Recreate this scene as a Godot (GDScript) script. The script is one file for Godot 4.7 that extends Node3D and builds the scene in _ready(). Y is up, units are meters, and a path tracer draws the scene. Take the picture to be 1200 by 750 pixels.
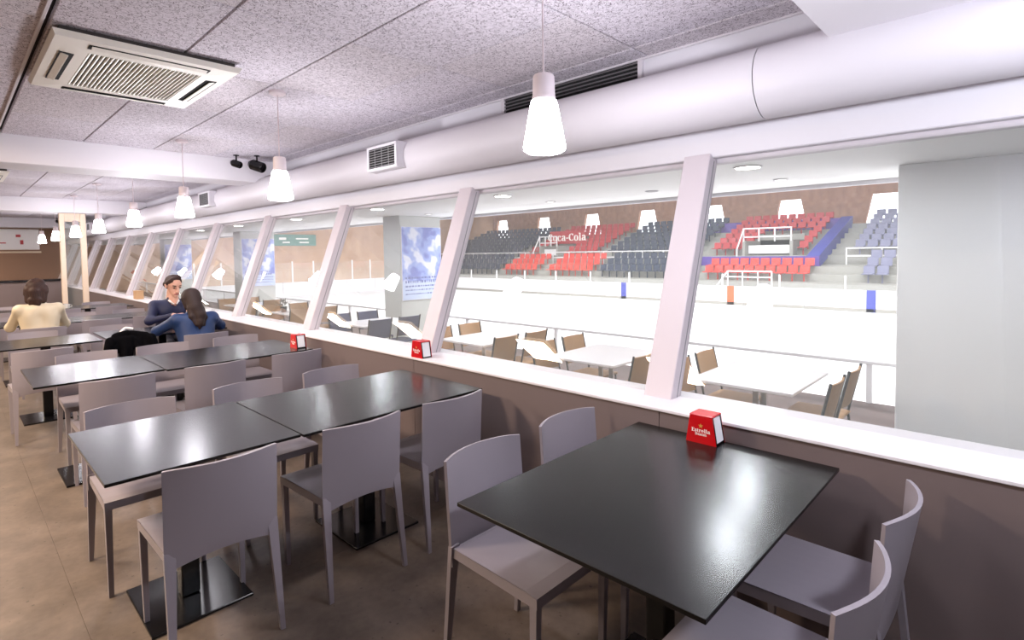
extends Node3D

var M := {}
var taken := {}
var rng := RandomNumberGenerator.new()

# ---------------------------------------------------------------- helpers
func numbered(called: String) -> String:
	if not taken.has(called):
		taken[called] = 0
		return called
	taken[called] += 1
	return "%s_%03d" % [called, taken[called]]

func mat(key: String, c: Color, rough := 0.6, metal := 0.0) -> StandardMaterial3D:
	var m := StandardMaterial3D.new()
	m.resource_name = key
	m.albedo_color = c
	m.roughness = rough
	m.metallic = metal
	M[key] = m
	return m

func S() -> SurfaceTool:
	var st := SurfaceTool.new()
	st.begin(Mesh.PRIMITIVE_TRIANGLES)
	return st

func tri(st: SurfaceTool, a: Vector3, b: Vector3, c: Vector3, n: Vector3) -> void:
	var g := (c - a).cross(b - a)
	if g.length_squared() < 1e-18:
		return
	g = g.normalized()
	st.set_smooth_group(-1)
	if g.dot(n) < 0.0:
		g = -g
		st.set_normal(g); st.add_vertex(a)
		st.set_normal(g); st.add_vertex(c)
		st.set_normal(g); st.add_vertex(b)
	else:
		st.set_normal(g); st.add_vertex(a)
		st.set_normal(g); st.add_vertex(b)
		st.set_normal(g); st.add_vertex(c)

func quad(st: SurfaceTool, a: Vector3, b: Vector3, c: Vector3, d: Vector3, n: Vector3) -> void:
	tri(st, a, b, c, n)
	tri(st, a, c, d, n)

func bx(st: SurfaceTool, c: Vector3, s: Vector3, bev := 0.0, b := Basis()) -> void:
	var h := s * 0.5
	var v := minf(bev, minf(h.x, minf(h.y, h.z)) * 0.9)
	var P := {}
	for sx in [-1, 1]:
		for sy in [-1, 1]:
			for sz in [-1, 1]:
				for k in 3:
					var p := Vector3(sx * (h.x - v), sy * (h.y - v), sz * (h.z - v))
					p[k] = [sx, sy, sz][k] * h[k]
					P[[sx, sy, sz, k]] = c + b * p
	for k in 3:
		for s1 in [-1, 1]:
			var q := []
			for e in [[-1, -1], [1, -1], [1, 1], [-1, 1]]:
				var key := [0, 0, 0, k]
				key[k] = s1
				key[(k + 1) % 3] = e[0]
				key[(k + 2) % 3] = e[1]
				q.append(P[key])
			var n := Vector3.ZERO
			n[k] = s1
			quad(st, q[0], q[1], q[2], q[3], b * n)
	if v <= 0.0:
		return
	for k in 3:
		var i := (k + 1) % 3
		var j := (k + 2) % 3
		for si in [-1, 1]:
			for sj in [-1, 1]:
				var k0 := [0, 0, 0, 0]
				k0[i] = si; k0[j] = sj; k0[k] = -1
				var k1 := k0.duplicate()
				k1[k] = 1
				var a0 := k0.duplicate(); a0[3] = i
				var b0 := k0.duplicate(); b0[3] = j
				var a1 := k1.duplicate(); a1[3] = i
				var b1 := k1.duplicate(); b1[3] = j
				var n := Vector3.ZERO
				n[i] = si; n[j] = sj
				quad(st, P[a0], P[b0], P[b1], P[a1], b * n)
	for sx in [-1, 1]:
		for sy in [-1, 1]:
			for sz in [-1, 1]:
				tri(st, P[[sx, sy, sz, 0]], P[[sx, sy, sz, 1]], P[[sx, sy, sz, 2]], b * Vector3(sx, sy, sz))

func slab(st: SurfaceTool, lo: Vector3, hi: Vector3, bev := 0.0) -> void:
	bx(st, (lo + hi) * 0.5, (hi - lo).abs(), bev)

func hexa(st: SurfaceTool, q: Array, r: Array) -> void:   # two loops of four corners
	var c := Vector3.ZERO
	for p in q: c += p
	for p in r: c += p
	c /= 8.0
	var fs := [q, r]
	for i in 4:
		fs.append([q[i], q[(i + 1) % 4], r[(i + 1) % 4], r[i]])
	for f in fs:
		var m: Vector3 = (f[0] + f[1] + f[2] + f[3]) / 4.0
		quad(st, f[0], f[1], f[2], f[3], m - c)

func post(st: SurfaceTool, a: Vector3, b: Vector3, sa: Vector2, sb: Vector2) -> void:   # upright tapered bar, section in x and z
	var q := []
	var r := []
	for e in [[-1, -1], [1, -1], [1, 1], [-1, 1]]:
		q.append(a + Vector3(e[0] * sa.x * 0.5, 0, e[1] * sa.y * 0.5))
		r.append(b + Vector3(e[0] * sb.x * 0.5, 0, e[1] * sb.y * 0.5))
	hexa(st, q, r)

func prism(st: SurfaceTool, poly: Array, along: Vector3) -> void:   # convex polygon pushed along a vector
	var c := Vector3.ZERO
	for p in poly: c += p
	c = c / poly.size() + along * 0.5
	var n := poly.size()
	for i in n:
		var a: Vector3 = poly[i]
		var b: Vector3 = poly[(i + 1) % n]
		quad(st, a, b, b + along, a + along, (a + b + along) * 0.5 - c)
		if i > 1:
			tri(st, poly[0], poly[i - 1], a, -along)
			tri(st, poly[0] + along, poly[i - 1] + along, a + along, along)

func tube(st: SurfaceTool, pts: Array, r: float, n := 8) -> void:
	st.set_smooth_group(-1)
	for i in pts.size() - 1:
		var a: Vector3 = pts[i]
		var b: Vector3 = pts[i + 1]
		var d := (b - a).normalized()
		var u := d.cross(Vector3.UP if absf(d.y) < 0.9 else Vector3.RIGHT).normalized()
		var w := d.cross(u)
		for k in n:
			var e0 := u * cos(TAU * k / n) + w * sin(TAU * k / n)
			var e1 := u * cos(TAU * (k + 1) / n) + w * sin(TAU * (k + 1) / n)
			var q := [a + e0 * r, b + e0 * r, b + e1 * r, a + e1 * r]
			var ns := [e0, e0, e1, e1]
			var order := [0, 1, 2, 0, 2, 3]
			if (q[2] - q[0]).cross(q[1] - q[0]).dot(e0) < 0.0:
				order = [0, 2, 1, 0, 3, 2]
			for o in order:
				st.set_normal(ns[o]); st.add_vertex(q[o])
			tri(st, a, a + e0 * r, a + e1 * r, -d)
			tri(st, b, b + e0 * r, b + e1 * r, d)

func lathe(st: SurfaceTool, prof: Array, c: Vector3, n := 24) -> void:   # prof: Vector2(radius, height); normals smooth round the axis
	for i in prof.size() - 1:
		var p: Vector2 = prof[i]
		var q: Vector2 = prof[i + 1]
		var t := (q - p).normalized()
		var out := Vector2(t.y, -t.x)
		for k in n:
			var a0 := TAU * k / n
			var a1 := TAU * (k + 1) / n
			var v := [Vector3(p.x * cos(a0), p.y, p.x * sin(a0)), Vector3(p.x * cos(a1), p.y, p.x * sin(a1)), Vector3(q.x * cos(a1), q.y, q.x * sin(a1)), Vector3(q.x * cos(a0), q.y, q.x * sin(a0))]
			var ns := [Vector3(out.x * cos(a0), out.y, out.x * sin(a0)), Vector3(out.x * cos(a1), out.y, out.x * sin(a1)), Vector3(out.x * cos(a1), out.y, out.x * sin(a1)), Vector3(out.x * cos(a0), out.y, out.x * sin(a0))]
			for f in [[0, 1, 2], [0, 2, 3]]:
				var g: Vector3 = (v[f[2]] - v[f[0]]).cross(v[f[1]] - v[f[0]])
				if g.length_squared() < 1e-16:
					continue
				var o: Array = f if g.dot(ns[f[0]]) > 0.0 else [f[0], f[2], f[1]]
				for e in o:
					st.set_normal(ns[e]); st.add_vertex(c + v[e])

func sheet(nu: int, nv: int, thick: float, at: Callable) -> ArrayMesh:   # curved shell: at(u, v) in -1..1, 0..1; offset by thickness along its normal, smooth
	var st := S()
	st.set_smooth_group(0)
	var P := []
	var N := []
	for j in nv + 1:
		for i in nu + 1:
			var u := -1.0 + 2.0 * i / nu
			var v := 1.0 * j / nv
			var p: Vector3 = at.call(u, v)
			var e := 0.01
			var du: Vector3 = at.call(u + e, v) - at.call(u - e, v)
			var dv: Vector3 = at.call(u, v + e) - at.call(u, v - e)
			P.append(p)
			N.append(du.cross(dv).normalized())
	var w := nu + 1
	for side in [1.0, -1.0]:
		for j in nv:
			for i in nu:
				var id := [j * w + i, j * w + i + 1, (j + 1) * w + i + 1, (j + 1) * w + i]
				for f in [[0, 1, 2], [0, 2, 3]]:
					var o: Array = [f[0], f[2], f[1]] if side > 0 else f
					for e in o:
						var n: Vector3 = N[id[e]] * side
						st.set_smooth_group(-1)
						st.set_normal(n); st.add_vertex(P[id[e]] + n * thick * 0.5)
	var loop := []
	for i in nu: loop.append(i)
	for j in nv: loop.append(j * w + nu)
	for i in nu: loop.append(nv * w + nu - i)
	for j in nv: loop.append((nv - j) * w)
	var c := Vector3.ZERO
	for p in P: c += p
	c /= P.size()
	for i in loop.size():
		var a: int = loop[i]
		var b: int = loop[(i + 1) % loop.size()]
		quad(st, P[a] + N[a] * thick * 0.5, P[b] + N[b] * thick * 0.5, P[b] - N[b] * thick * 0.5, P[a] - N[a] * thick * 0.5, (P[a] + P[b]) * 0.5 - c)
	return st.commit()

func put(called: String, mesh: Mesh, m: Material, parent: Node = null) -> MeshInstance3D:
	var o := MeshInstance3D.new()
	o.mesh = mesh
	o.material_override = m
	if parent == null or parent == self:
		o.name = numbered(called)
		add_child(o, true)
	else:
		o.name = called
		parent.add_child(o, true)
	return o

func obj(called: String, st: SurfaceTool, m: Material, parent: Node = null) -> MeshInstance3D:
	return put(called, st.commit(), m, parent)

func tag(o: Node, label: String, category: String, group := "") -> Node:
	o.set_meta("label", label)
	o.set_meta("category", category)
	if group: o.set_meta("group", group)
	return o

func thing(called: String, label: String, category: String, at := Vector3.ZERO, turn := 0.0, group := "") -> Node3D:
	var o := Node3D.new()
	o.name = numbered(called)
	add_child(o, true)
	o.position = at
	o.rotation.y = turn
	tag(o, label, category, group)
	return o

func structure(called: String, label := "") -> Node3D:
	var o := Node3D.new()
	o.name = numbered(called)
	add_child(o, true)
	o.set_meta("kind", "structure")
	if label: o.set_meta("label", label)
	return o

func dup(o: Node3D, at: Vector3, turn: float, label: String, group: String) -> Node3D:
	var c: Node3D = o.duplicate()
	var called := str(o.name).rstrip("0123456789").rstrip("_")
	c.name = numbered(called)
	add_child(c, true)
	c.position = at
	c.rotation.y = turn
	c.set_meta("label", label)
	c.set_meta("group", group)
	return c

func text_mesh(t: String, size: float, depth: float, family := "Droid Sans", weight := 700, italic := false) -> TextMesh:
	var f := SystemFont.new()
	f.font_names = PackedStringArray([family])
	f.font_weight = weight
	f.font_italic = italic
	var tm := TextMesh.new()
	tm.text = t
	tm.font = f
	tm.font_size = 64
	tm.pixel_size = size / 46.0
	tm.depth = depth
	tm.curve_step = 4.0
	return tm

func omni(at: Vector3, e: float, c: Color, r: float, parent: Node = null) -> void:
	var l := OmniLight3D.new()
	l.name = "light"
	l.light_energy = e
	l.light_color = c
	l.light_size = r
	l.omni_range = 40.0
	l.omni_attenuation = 2.0
	l.shadow_enabled = true
	(parent if parent else self).add_child(l, true)
	l.position = at

func area(at: Vector3, size: Vector2, e: float, c: Color, parent: Node = null) -> void:   # faces down
	var l := AreaLight3D.new()
	l.name = "light"
	l.area_size = size
	l.light_energy = e
	l.light_color = c
	l.area_range = 60.0
	l.shadow_enabled = true
	(parent if parent else self).add_child(l, true)
	l.position = at
	l.rotation.x = -PI / 2

# ---------------------------------------------------------------- textures
func fibre_image() -> ImageTexture:   # wood-wool board: crossing pale and dark fibres
	var n := 512
	var im := Image.create(n, n, false, Image.FORMAT_RGB8)
	im.fill(Color8(214, 210, 214))
	for k in 9000:
		var x := rng.randf() * n
		var y := rng.randf() * n
		var a := rng.randf() * TAU
		var bend := rng.randf_range(-0.12, 0.12)
		var t := rng.randf()
		var c := Color8(236, 233, 236) if t < 0.42 else (Color8(176, 170, 176) if t < 0.72 else Color8(92, 84, 90))
		var long := rng.randi_range(8, 22) if t < 0.72 else rng.randi_range(5, 14)
		for s in long:
			im.set_pixel(posmod(int(x), n), posmod(int(y), n), c)
			if t > 0.72 and s % 2 == 0:
				im.set_pixel(posmod(int(x) + 1, n), posmod(int(y), n), c)
			x += cos(a)
			y += sin(a)
			a += bend
	return ImageTexture.create_from_image(im)

func noise_image(n: int, freq: float, c0: Color, c1: Color, spots := 0, cs := Color.BLACK) -> ImageTexture:
	var f := FastNoiseLite.new()
	f.seed = 7
	f.frequency = freq
	f.fractal_octaves = 4
	var g := FastNoiseLite.new()
	g.seed = 19
	g.frequency = freq * 6.0
	var im := Image.create(n, n, false, Image.FORMAT_RGB8)
	for y in n:
		for x in n:
			var ax := TAU * x / n
			var ay := TAU * y / n
			var R := n / TAU
			var v := f.get_noise_3d(R * cos(ax), R * sin(ax), R * cos(ay) + 0.37 * R * sin(ay)) * 0.7 + g.get_noise_2d(x, y) * 0.25 + 0.5 + rng.randf_range(-0.06, 0.06)
			im.set_pixel(x, y, c0.lerp(c1, clampf(v, 0, 1)))
	for k in spots:
		var x := rng.randi_range(0, n - 4)
		var y := rng.randi_range(0, n - 4)
		im.fill_rect(Rect2i(x, y, rng.randi_range(1, 3), rng.randi_range(1, 3)), cs)
	return ImageTexture.create_from_image(im)

func poster_image() -> ImageTexture:   # blue rink poster: pale blurred shapes, lines of lettering
	var w := 192
	var h := 256
	var f := FastNoiseLite.new()
	f.seed = 3
	f.frequency = 0.011
	f.fractal_octaves = 3
	var im := Image.create(w, h, false, Image.FORMAT_RGB8)
	for y in h:
		for x in w:
			var v := f.get_noise_2d(x * 0.8 + y * 0.3, y - x * 0.4)
			var c := Color8(150, 170, 232).lerp(Color8(226, 232, 250), smoothstep(0.0, 0.28, v))
			c = c.lerp(Color8(112, 128, 206), smoothstep(0.12, 0.4, -v))
			if y > 190:
				c = Color8(196, 212, 244)
			im.set_pixel(x, y, c)
	for row in [[176, 6], [188, 9], [206, 5], [220, 4], [234, 4]]:
		var x := 14
		while x < w - 20:
			var l := rng.randi_range(3, 11)
			im.fill_rect(Rect2i(x, row[0], l, row[1]), Color8(92, 104, 170))
			x += l + rng.randi_range(3, 6)
	return ImageTexture.create_from_image(im)

func tri_mat(key: String, tex: Texture2D, per_m: float, rough: float, tint := Color.WHITE, relief := 0.0) -> StandardMaterial3D:
	var m := mat(key, tint, rough)
	m.albedo_texture = tex
	m.uv1_triplanar = true
	m.uv1_world_triplanar = true
	m.uv1_scale = Vector3.ONE * per_m
	if relief > 0.0:
		m.heightmap_enabled = true
		m.heightmap_texture = tex
		m.heightmap_scale = relief
	return m

func materials() -> void:
	var fib := fibre_image()
	tri_mat("fibre_board", fib, 1.25, 0.95, Color8(250, 247, 252))
	tri_mat("fibre_board_warm", fib, 1.35, 0.95, Color8(248, 244, 246))
	var fl := noise_image(512, 0.012, Color8(86, 75, 66), Color8(118, 105, 94), 300, Color8(76, 68, 60))
	tri_mat("floor_vinyl", fl, 0.55, 0.46)
	mat("white_paint", Color8(222, 219, 224), 0.55)
	mat("post_paint", Color8(208, 199, 204), 0.45)
	mat("sill_paint", Color8(238, 234, 236), 0.4)
	mat("duct_paint", Color8(210, 206, 211), 0.55)
	mat("beam_paint", Color8(222, 218, 222), 0.7)
	mat("joint_dark", Color8(38, 34, 36), 0.9)
	mat("floor_joint", Color8(80, 70, 62), 0.9)
	mat("slat_grey", Color8(112, 108, 110), 0.5)
	mat("runner_paint", Color8(214, 208, 212), 0.5)
	mat("taupe", Color8(118, 104, 102), 0.62)
	mat("far_wall_paint", Color8(160, 132, 116), 0.8)
	mat("room_wall_paint", Color8(118, 110, 106), 0.8)
	var tb := mat("black_laminate", Color8(11, 11, 12), 0.23)
	tb.metallic_specular = 0.44
	mat("black_edge", Color8(10, 10, 10), 0.4)
	mat("black_metal", Color8(14, 14, 16), 0.22, 0.1)
	var ch := mat("chair_plastic", Color8(150, 143, 150), 0.40)
	ch.metallic_specular = 0.45
	mat("steel", Color8(190, 190, 190), 0.3, 0.9)
	mat("ac_plastic", Color8(238, 234, 224), 0.45)
	mat("ac_dark", Color8(58, 52, 48), 0.7)
	mat("dark_hole", Color8(18, 17, 18), 0.9)
	mat("grey_plastic", Color8(150, 148, 150), 0.6)
	var g := mat("clear_glass", Color(0.9, 0.95, 0.93, 0.06), 0.0)
	g.transparency = BaseMaterial3D.TRANSPARENCY_ALPHA
	var lg := mat("lamp_glow", Color8(255, 252, 255), 0.4)
	lg.emission_enabled = true
	lg.emission = Color(0.98, 0.97, 1.0)
	lg.emission_energy_multiplier = 56.0
	mat("lamp_socket", Color8(240, 228, 232), 0.5)
	var dl := mat("downlight_glow", Color8(255, 255, 250), 0.4)
	dl.emission_enabled = true
	dl.emission = Color(1.0, 0.99, 0.94)
	dl.emission_energy_multiplier = 45.0
	var al := mat("arena_lamp_glow", Color8(255, 255, 255), 0.4)
	al.emission_enabled = true
	al.emission = Color(1, 1, 1)
	al.emission_energy_multiplier = 4.0
	mat("menu_white", Color8(244, 241, 240), 0.6)
	var sd := mat("small_lamp_glow", Color8(255, 255, 250), 0.4)
	sd.emission_enabled = true
	sd.emission = Color(1.0, 0.99, 0.94)
	sd.emission_energy_multiplier = 2.0
	mat("red_print", Color8(196, 60, 66), 0.5)
	var rp := mat("red_plastic", Color8(206, 14, 24), 0.25)
	rp.metallic_specular = 0.55
	mat("napkin_paper", Color8(240, 238, 240), 0.9)
	mat("white_print", Color8(250, 246, 240), 0.5)
	mat("gold_print", Color8(214, 160, 70), 0.4)
	mat("beige_wood", Color8(226, 206, 184), 0.6)
	mat("ice_white", Color8(246, 247, 250), 0.3)
	mat("board_white", Color8(240, 240, 242), 0.45)
	mat("rail_grey", Color8(232, 232, 236), 0.5)
	mat("kick_grey", Color8(150, 148, 140), 0.6)
	tri_mat("terrace_floor", noise_image(256, 0.03, Color8(62, 44, 42), Color8(88, 66, 62)), 0.8, 0.7)
	mat("terrace_white", Color8(242, 242, 240), 0.7)
	mat("pillar_grey", Color8(196, 200, 198), 0.7)
	mat("terrace_top", Color8(238, 236, 238), 0.22)
	tri_mat("tan_weave", noise_image(128, 0.08, Color8(150, 108, 66), Color8(190, 146, 96)), 6.0, 0.7)
	mat("navy_weave", Color8(44, 52, 92), 0.7)
	mat("dark_frame", Color8(36, 28, 28), 0.45, 0.3)
	mat("concrete", Color8(158, 158, 152), 0.85)
	mat("seat_red", Color8(176, 28, 36), 0.5)
	mat("seat_orange", Color8(206, 58, 46), 0.5)
	mat("seat_blue", Color8(30, 46, 70), 0.5)
	mat("seat_slate", Color8(120, 122, 148), 0.5)
	var sv := mat("seat_tinted", Color.WHITE, 0.5)
	sv.vertex_color_use_as_albedo = true
	mat("purple_paint", Color8(88, 60, 150), 0.6)
	mat("blue_paint", Color8(64, 72, 160), 0.6)
	mat("orange_paint", Color8(212, 96, 52), 0.6)
	tri_mat("arena_wood", noise_image(256, 0.02, Color8(142, 104, 84), Color8(176, 134, 108)), 0.4, 0.8)
	tri_mat("end_wall_paint", noise_image(256, 0.02, Color8(168, 134, 108), Color8(190, 156, 128)), 0.2, 0.85)
	mat("arena_roof_paint", Color8(214, 214, 216), 0.9)
	mat("scoreboard_green", Color8(76, 128, 116), 0.4)
	var sn := mat("skin", Color.WHITE, 0.55)
	sn.vertex_color_use_as_albedo = true
	var strand := noise_image(256, 0.05, Color8(34, 20, 16), Color8(112, 70, 52))
	for e in [["hair_brown", Color8(178, 152, 142)], ["hair_dark", Color8(140, 118, 118)]]:
		var hm := tri_mat(e[0], strand, 9.0, 0.7, e[1])
		hm.uv1_scale = Vector3(22, 3, 22)
	mat("coat_black", Color8(9, 9, 12), 0.9).metallic_specular = 0.15
	mat("leaf_dark", Color8(48, 58, 50), 0.7)
	mat("pot_white", Color8(230, 228, 224), 0.5)
	mat("tan_box", Color8(196, 158, 118), 0.7)
	var po := mat("poster_print", Color.WHITE, 0.4)
	po.albedo_texture = poster_image()

# ---------------------------------------------------------------- setting
const BEAMS := [-0.15, -6.75, -13.3, -19.9]
const POSTS := [0.58, -1.365, -3.305, -5.245, -7.185, -9.125, -11.065, -13.005, -14.945, -16.885, -18.825, -20.765, -22.705]

func lean(y: float) -> float:   # x of the inner face of the leaning posts
	return 2.46 + (y - 0.81) * 0.358

func build_floor() -> void:
	var f := structure("floor")
	var st := S()
	slab(st, Vector3(-5.2, -0.25, -24.3), Vector3(2.55, -0.012, 4.3))
	obj("subfloor", st, M.floor_joint, f)
	var xs := [-5.0, -3.65, -1.65, 0.35, 2.3]
	var zs := [-24.0, -21.2, -18.1, -15.0, -11.9, -8.8, -5.7, -2.6, 0.5, 4.0]
	for i in xs.size() - 1:
		for j in zs.size() - 1:
			var s := S()
			slab(s, Vector3(xs[i] + 0.0003, -0.02, zs[j] + 0.0003), Vector3(xs[i + 1] - 0.0003, 0.0, zs[j + 1] - 0.0003), 0.0005)
			obj("floor_sheet", s, M.floor_vinyl, f)

func build_ceiling() -> void:
	var c := structure("ceiling")
	var st := S()
	slab(st, Vector3(-5.2, 2.735, -24.3), Vector3(3.1, 3.0, 4.3))
	obj("slab", st, M.joint_dark, c)
	var xs := [-0.795, -0.205, 0.386, 0.977, 1.567, 2.158, 2.745, 2.93]
	var zc := []
	for b in 3:
		var z0: float = BEAMS[b] - 0.5
		var z1: float = BEAMS[b + 1]
		for k in 6:
			zc.append([lerpf(z0, z1, k / 6.0), lerpf(z0, z1, (k + 1) / 6.0)])
	for i in xs.size() - 1:
		for e in zc:
			var g := 0.004
			var gl := 0.011 if i == 2 else 0.004
			var s := S()
			slab(s, Vector3(xs[i] + gl, 2.70, e[1] + g), Vector3(xs[i + 1] - (0.011 if i == 1 else 0.004), 2.733, e[0] - g), 0.004)
			obj("ceiling_panel", s, M.fibre_board if (i + int(absf(e[0]))) % 3 else M.fibre_board_warm, c)
	for b in 3:   # a pale metal runner beside the wide joint and the edge angle along the window side
		var z0: float = BEAMS[b] - 0.5
		var z1: float = BEAMS[b + 1]
		for x in [0.364, 2.922]:
			var s := S()
			slab(s, Vector3(x - 0.008, 2.690, z1), Vector3(x + 0.008, 2.712, z0), 0.002)
			obj("runner", s, M.runner_paint, c)
	var w := S()   # the part of the ceiling beside the visible bays
	slab(w, Vector3(-5.0, 2.70, -24.0), Vector3(-0.80, 2.733, 4.0))
	slab(w, Vector3(-0.80, 2.70, -0.15), Vector3(2.93, 2.733, 4.0))
	slab(w, Vector3(-0.80, 2.70, -24.0), Vector3(2.93, 2.733, -20.4))
	obj("ceiling_field", w, M.fibre_board, c)
	for z in BEAMS:
		var s := S()
		slab(s, Vector3(-5.0, 2.442, z - 0.5), Vector3(2.935, 2.75, z), 0.006)
		obj("beam", s, M.beam_paint, c)

func build_window_wall() -> void:
	var w := structure("wall_right")
	var st := S()
	slab(st, Vector3(2.33, -0.3, -24.0), Vector3(2.62, 0.79, 4.0))
	obj("low_wall", st, M.taupe, w)
	var js := [4.0, 2.5]
	for z in POSTS: js.append(z + 0.1)
	js.append(-24.0)
	for i in js.size() - 1:
		var s := S()
		slab(s, Vector3(2.30, 0.0, js[i + 1] + 0.0015), Vector3(2.335, 0.799, js[i] - 0.0015), 0.001)
		obj("wall_panel", s, M.taupe, w)
	st = S()
	slab(st, Vector3(2.292, 0.799, -24.0), Vector3(2.66, 0.815, 4.0), 0.003)
	obj("sill", st, M.sill_paint, w)
	st = S()
	slab(st, Vector3(2.935, 2.058, -24.0), Vector3(3.2, 2.75, 4.0), 0.006)
	obj("header", st, M.white_paint, w)
	st = S()
	slab(st, Vector3(2.99, 2.03, -24.0), Vector3(3.05, 2.06, 4.0), 0.004)
	obj("head_rail", st, M.post_paint, w)
	# windows: one leaning post and one pane for each bay
	var ang := atan(0.358)
	var b := Basis(Vector3(0, 0, 1), -ang)   # local y runs up the lean
	var n := 0
	var edges := POSTS.duplicate()
	for k in edges.size():
		var z: float = edges[k]
		n += 1
		var win := structure("window_%d" % n)
		var len := 1.252 / cos(ang) + 0.03
		var base := Vector3(lean(0.81), 0.81, z)
		var mid := base + b * Vector3(0.05, len * 0.5 - 0.01, 0)
		var s := S()
		bx(s, mid, Vector3(0.10, len, 0.152), 0.004, b)
		obj("post", s, M.post_paint, win)
		for sd in [-1, 1]:
			s = S()
			bx(s, mid + b * Vector3(0.008, 0, sd * 0.0765), Vector3(0.006, len - 0.04, 0.003), 0.0, b)
			obj("gasket", s, M.grey_plastic, win)
		var z1: float = edges[k + 1] if k + 1 < edges.size() else -24.0
		s = S()
		bx(s, Vector3(lean(0.81), 0.81, (z + z1) * 0.5) + b * Vector3(0.08, len * 0.5, 0), Vector3(0.008, len, absf(z1 - z) - 0.15), 0.0, b)
		obj("pane", s, M.clear_glass, win)
	n += 1
	var first := structure("window_%d" % n)
	var s2 := S()
	var ln := 1.252 / cos(ang) + 0.03
	bx(s2, Vector3(lean(0.81), 0.81, 2.3) + b * Vector3(0.08, ln * 0.5, 0), Vector3(0.008, ln, 3.2), 0.0, b)
	obj("pane", s2, M.clear_glass, first)

func build_room_shell() -> void:
	for e in [["wall_left", Vector3(-5.25, -0.2, -24.3), Vector3(-5.0, 2.8, 4.3), "room_wall_paint"], ["wall_front", Vector3(-5.2, -0.2, 4.0), Vector3(3.2, 2.8, 4.3), "room_wall_paint"], ["wall_back", Vector3(-5.2, -0.2, -24.3), Vector3(3.2, 2.8, -24.0), "far_wall_paint"]]:
		var w := structure(e[0])
		var st := S()
		slab(st, e[1], e[2])
		obj("plaster", st, M[e[3]], w)

func build_arena_shell() -> void:
	var f := structure("terrace_floor")
	var st := S()
	slab(st, Vector3(2.6, -0.6, -38.0), Vector3(7.6, -0.3, 14.0))
	obj("paving", st, M.terrace_floor, f)
	var c := structure("terrace_ceiling")
	st = S()
	slab(st, Vector3(3.15, 2.34, -38.0), Vector3(7.5, 2.62, 14.0), 0.01)
	obj("soffit", st, M.terrace_white, c)
	st = S()
	slab(st, Vector3(7.5, 2.29, -38.0), Vector3(7.56, 2.62, 14.0), 0.006)
	obj("edge_board", st, M.white_paint, c)
	# pillars in a line along the terrace; the last one runs on as a wall
	var n := 0
	for z in [-9.3, -17.9, -26.5]:
		n += 1
		var p := structure("pillar_%d" % n)
		st = S()
		slab(st, Vector3(6.4, -0.3, z - 0.6), Vector3(7.45, 2.34, z), 0.01)
		obj("shaft", st, M.pillar_grey, p)
		st = S()
		slab(st, Vector3(6.38, 0.9, z - 0.42), Vector3(6.4, 1.0, z - 0.3), 0.004)
		obj("socket_box", st, M.white_paint, p)
	var wr := structure("wall_terrace_end")
	st = S()
	slab(st, Vector3(6.4, -0.3, -0.97), Vector3(6.9, 2.34, 6.0), 0.01)
	obj("plaster", st, M.terrace_white, wr)
	# rink
	var ice := structure("rink_floor")
	st = S()
	slab(st, Vector3(7.6, -1.2, -34.0), Vector3(25.0, -1.0, 14.0))
	obj("ice", st, M.ice_white, ice)
	var wf := structure("wall_arena_side")
	# wood-lined wall above the stands, with flared openings to the sky
	var zw := [-36.8, -31.6, -26.4, -21.3, -16.2, -11.2, -6.2, -1.1, 4.0, 9.1]
	st = S()
	slab(st, Vector3(37.0, -1.2, -38.3), Vector3(37.3, 2.7, 14.3))
	obj("wall_foot", st, M.arena_wood, wf)
	st = S()
	slab(st, Vector3(37.0, 4.62, -38.3), Vector3(37.3, 9.3, 14.3))
	obj("wall_head", st, M.arena_wood, wf)
	var edge0 := [-38.3, -38.3]
	for z in zw + [99.0]:
		var a: float = z - 1.0
		var bt: float = z - 0.62
		if z > 50.0:
			a = 14.3
			bt = 14.3
		st = S()
		prism(st, [Vector3(37.0, 2.7, edge0[0]), Vector3(37.0, 2.7, a), Vector3(37.0, 4.62, bt), Vector3(37.0, 4.62, edge0[1])], Vector3(0.3, 0, 0))
		obj("wall_pier", st, M.arena_wood, wf)
		edge0 = [z + 1.0, z + 0.62]
	for e in [["wall_arena_end", Vector3(2.6, -1.2, -38.4), Vector3(37.3, 9.3, -38.0), "end_wall_paint"], ["wall_arena_near_end", Vector3(2.6, -1.2, 14.0), Vector3(37.3, 9.3, 14.4), "end_wall_paint"], ["wall_above_terrace", Vector3(7.2, 2.62, -38.2), Vector3(7.5, 9.3, 14.2), "arena_roof_paint"], ["roof", Vector3(7.0, 9.2, -38.4), Vector3(37.4, 9.6, 14.4), "arena_roof_paint"]]:
		var w := structure(e[0])
		st = S()
		slab(st, e[1], e[2])
		obj("cladding", st, M[e[3]], w)
	var wn := structure("wall_terrace_back")
	st = S()
	slab(st, Vector3(2.4, -0.6, -38.2), Vector3(2.7, 2.7, -24.28))
	slab(st, Vector3(2.4, -0.6, 4.28), Vector3(2.7, 2.7, 14.2))
	slab(st, Vector3(3.18, 2.6, -38.2), Vector3(7.3, 2.9, 14.2))
	obj("cladding", st, M.terrace_white, wn)

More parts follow.
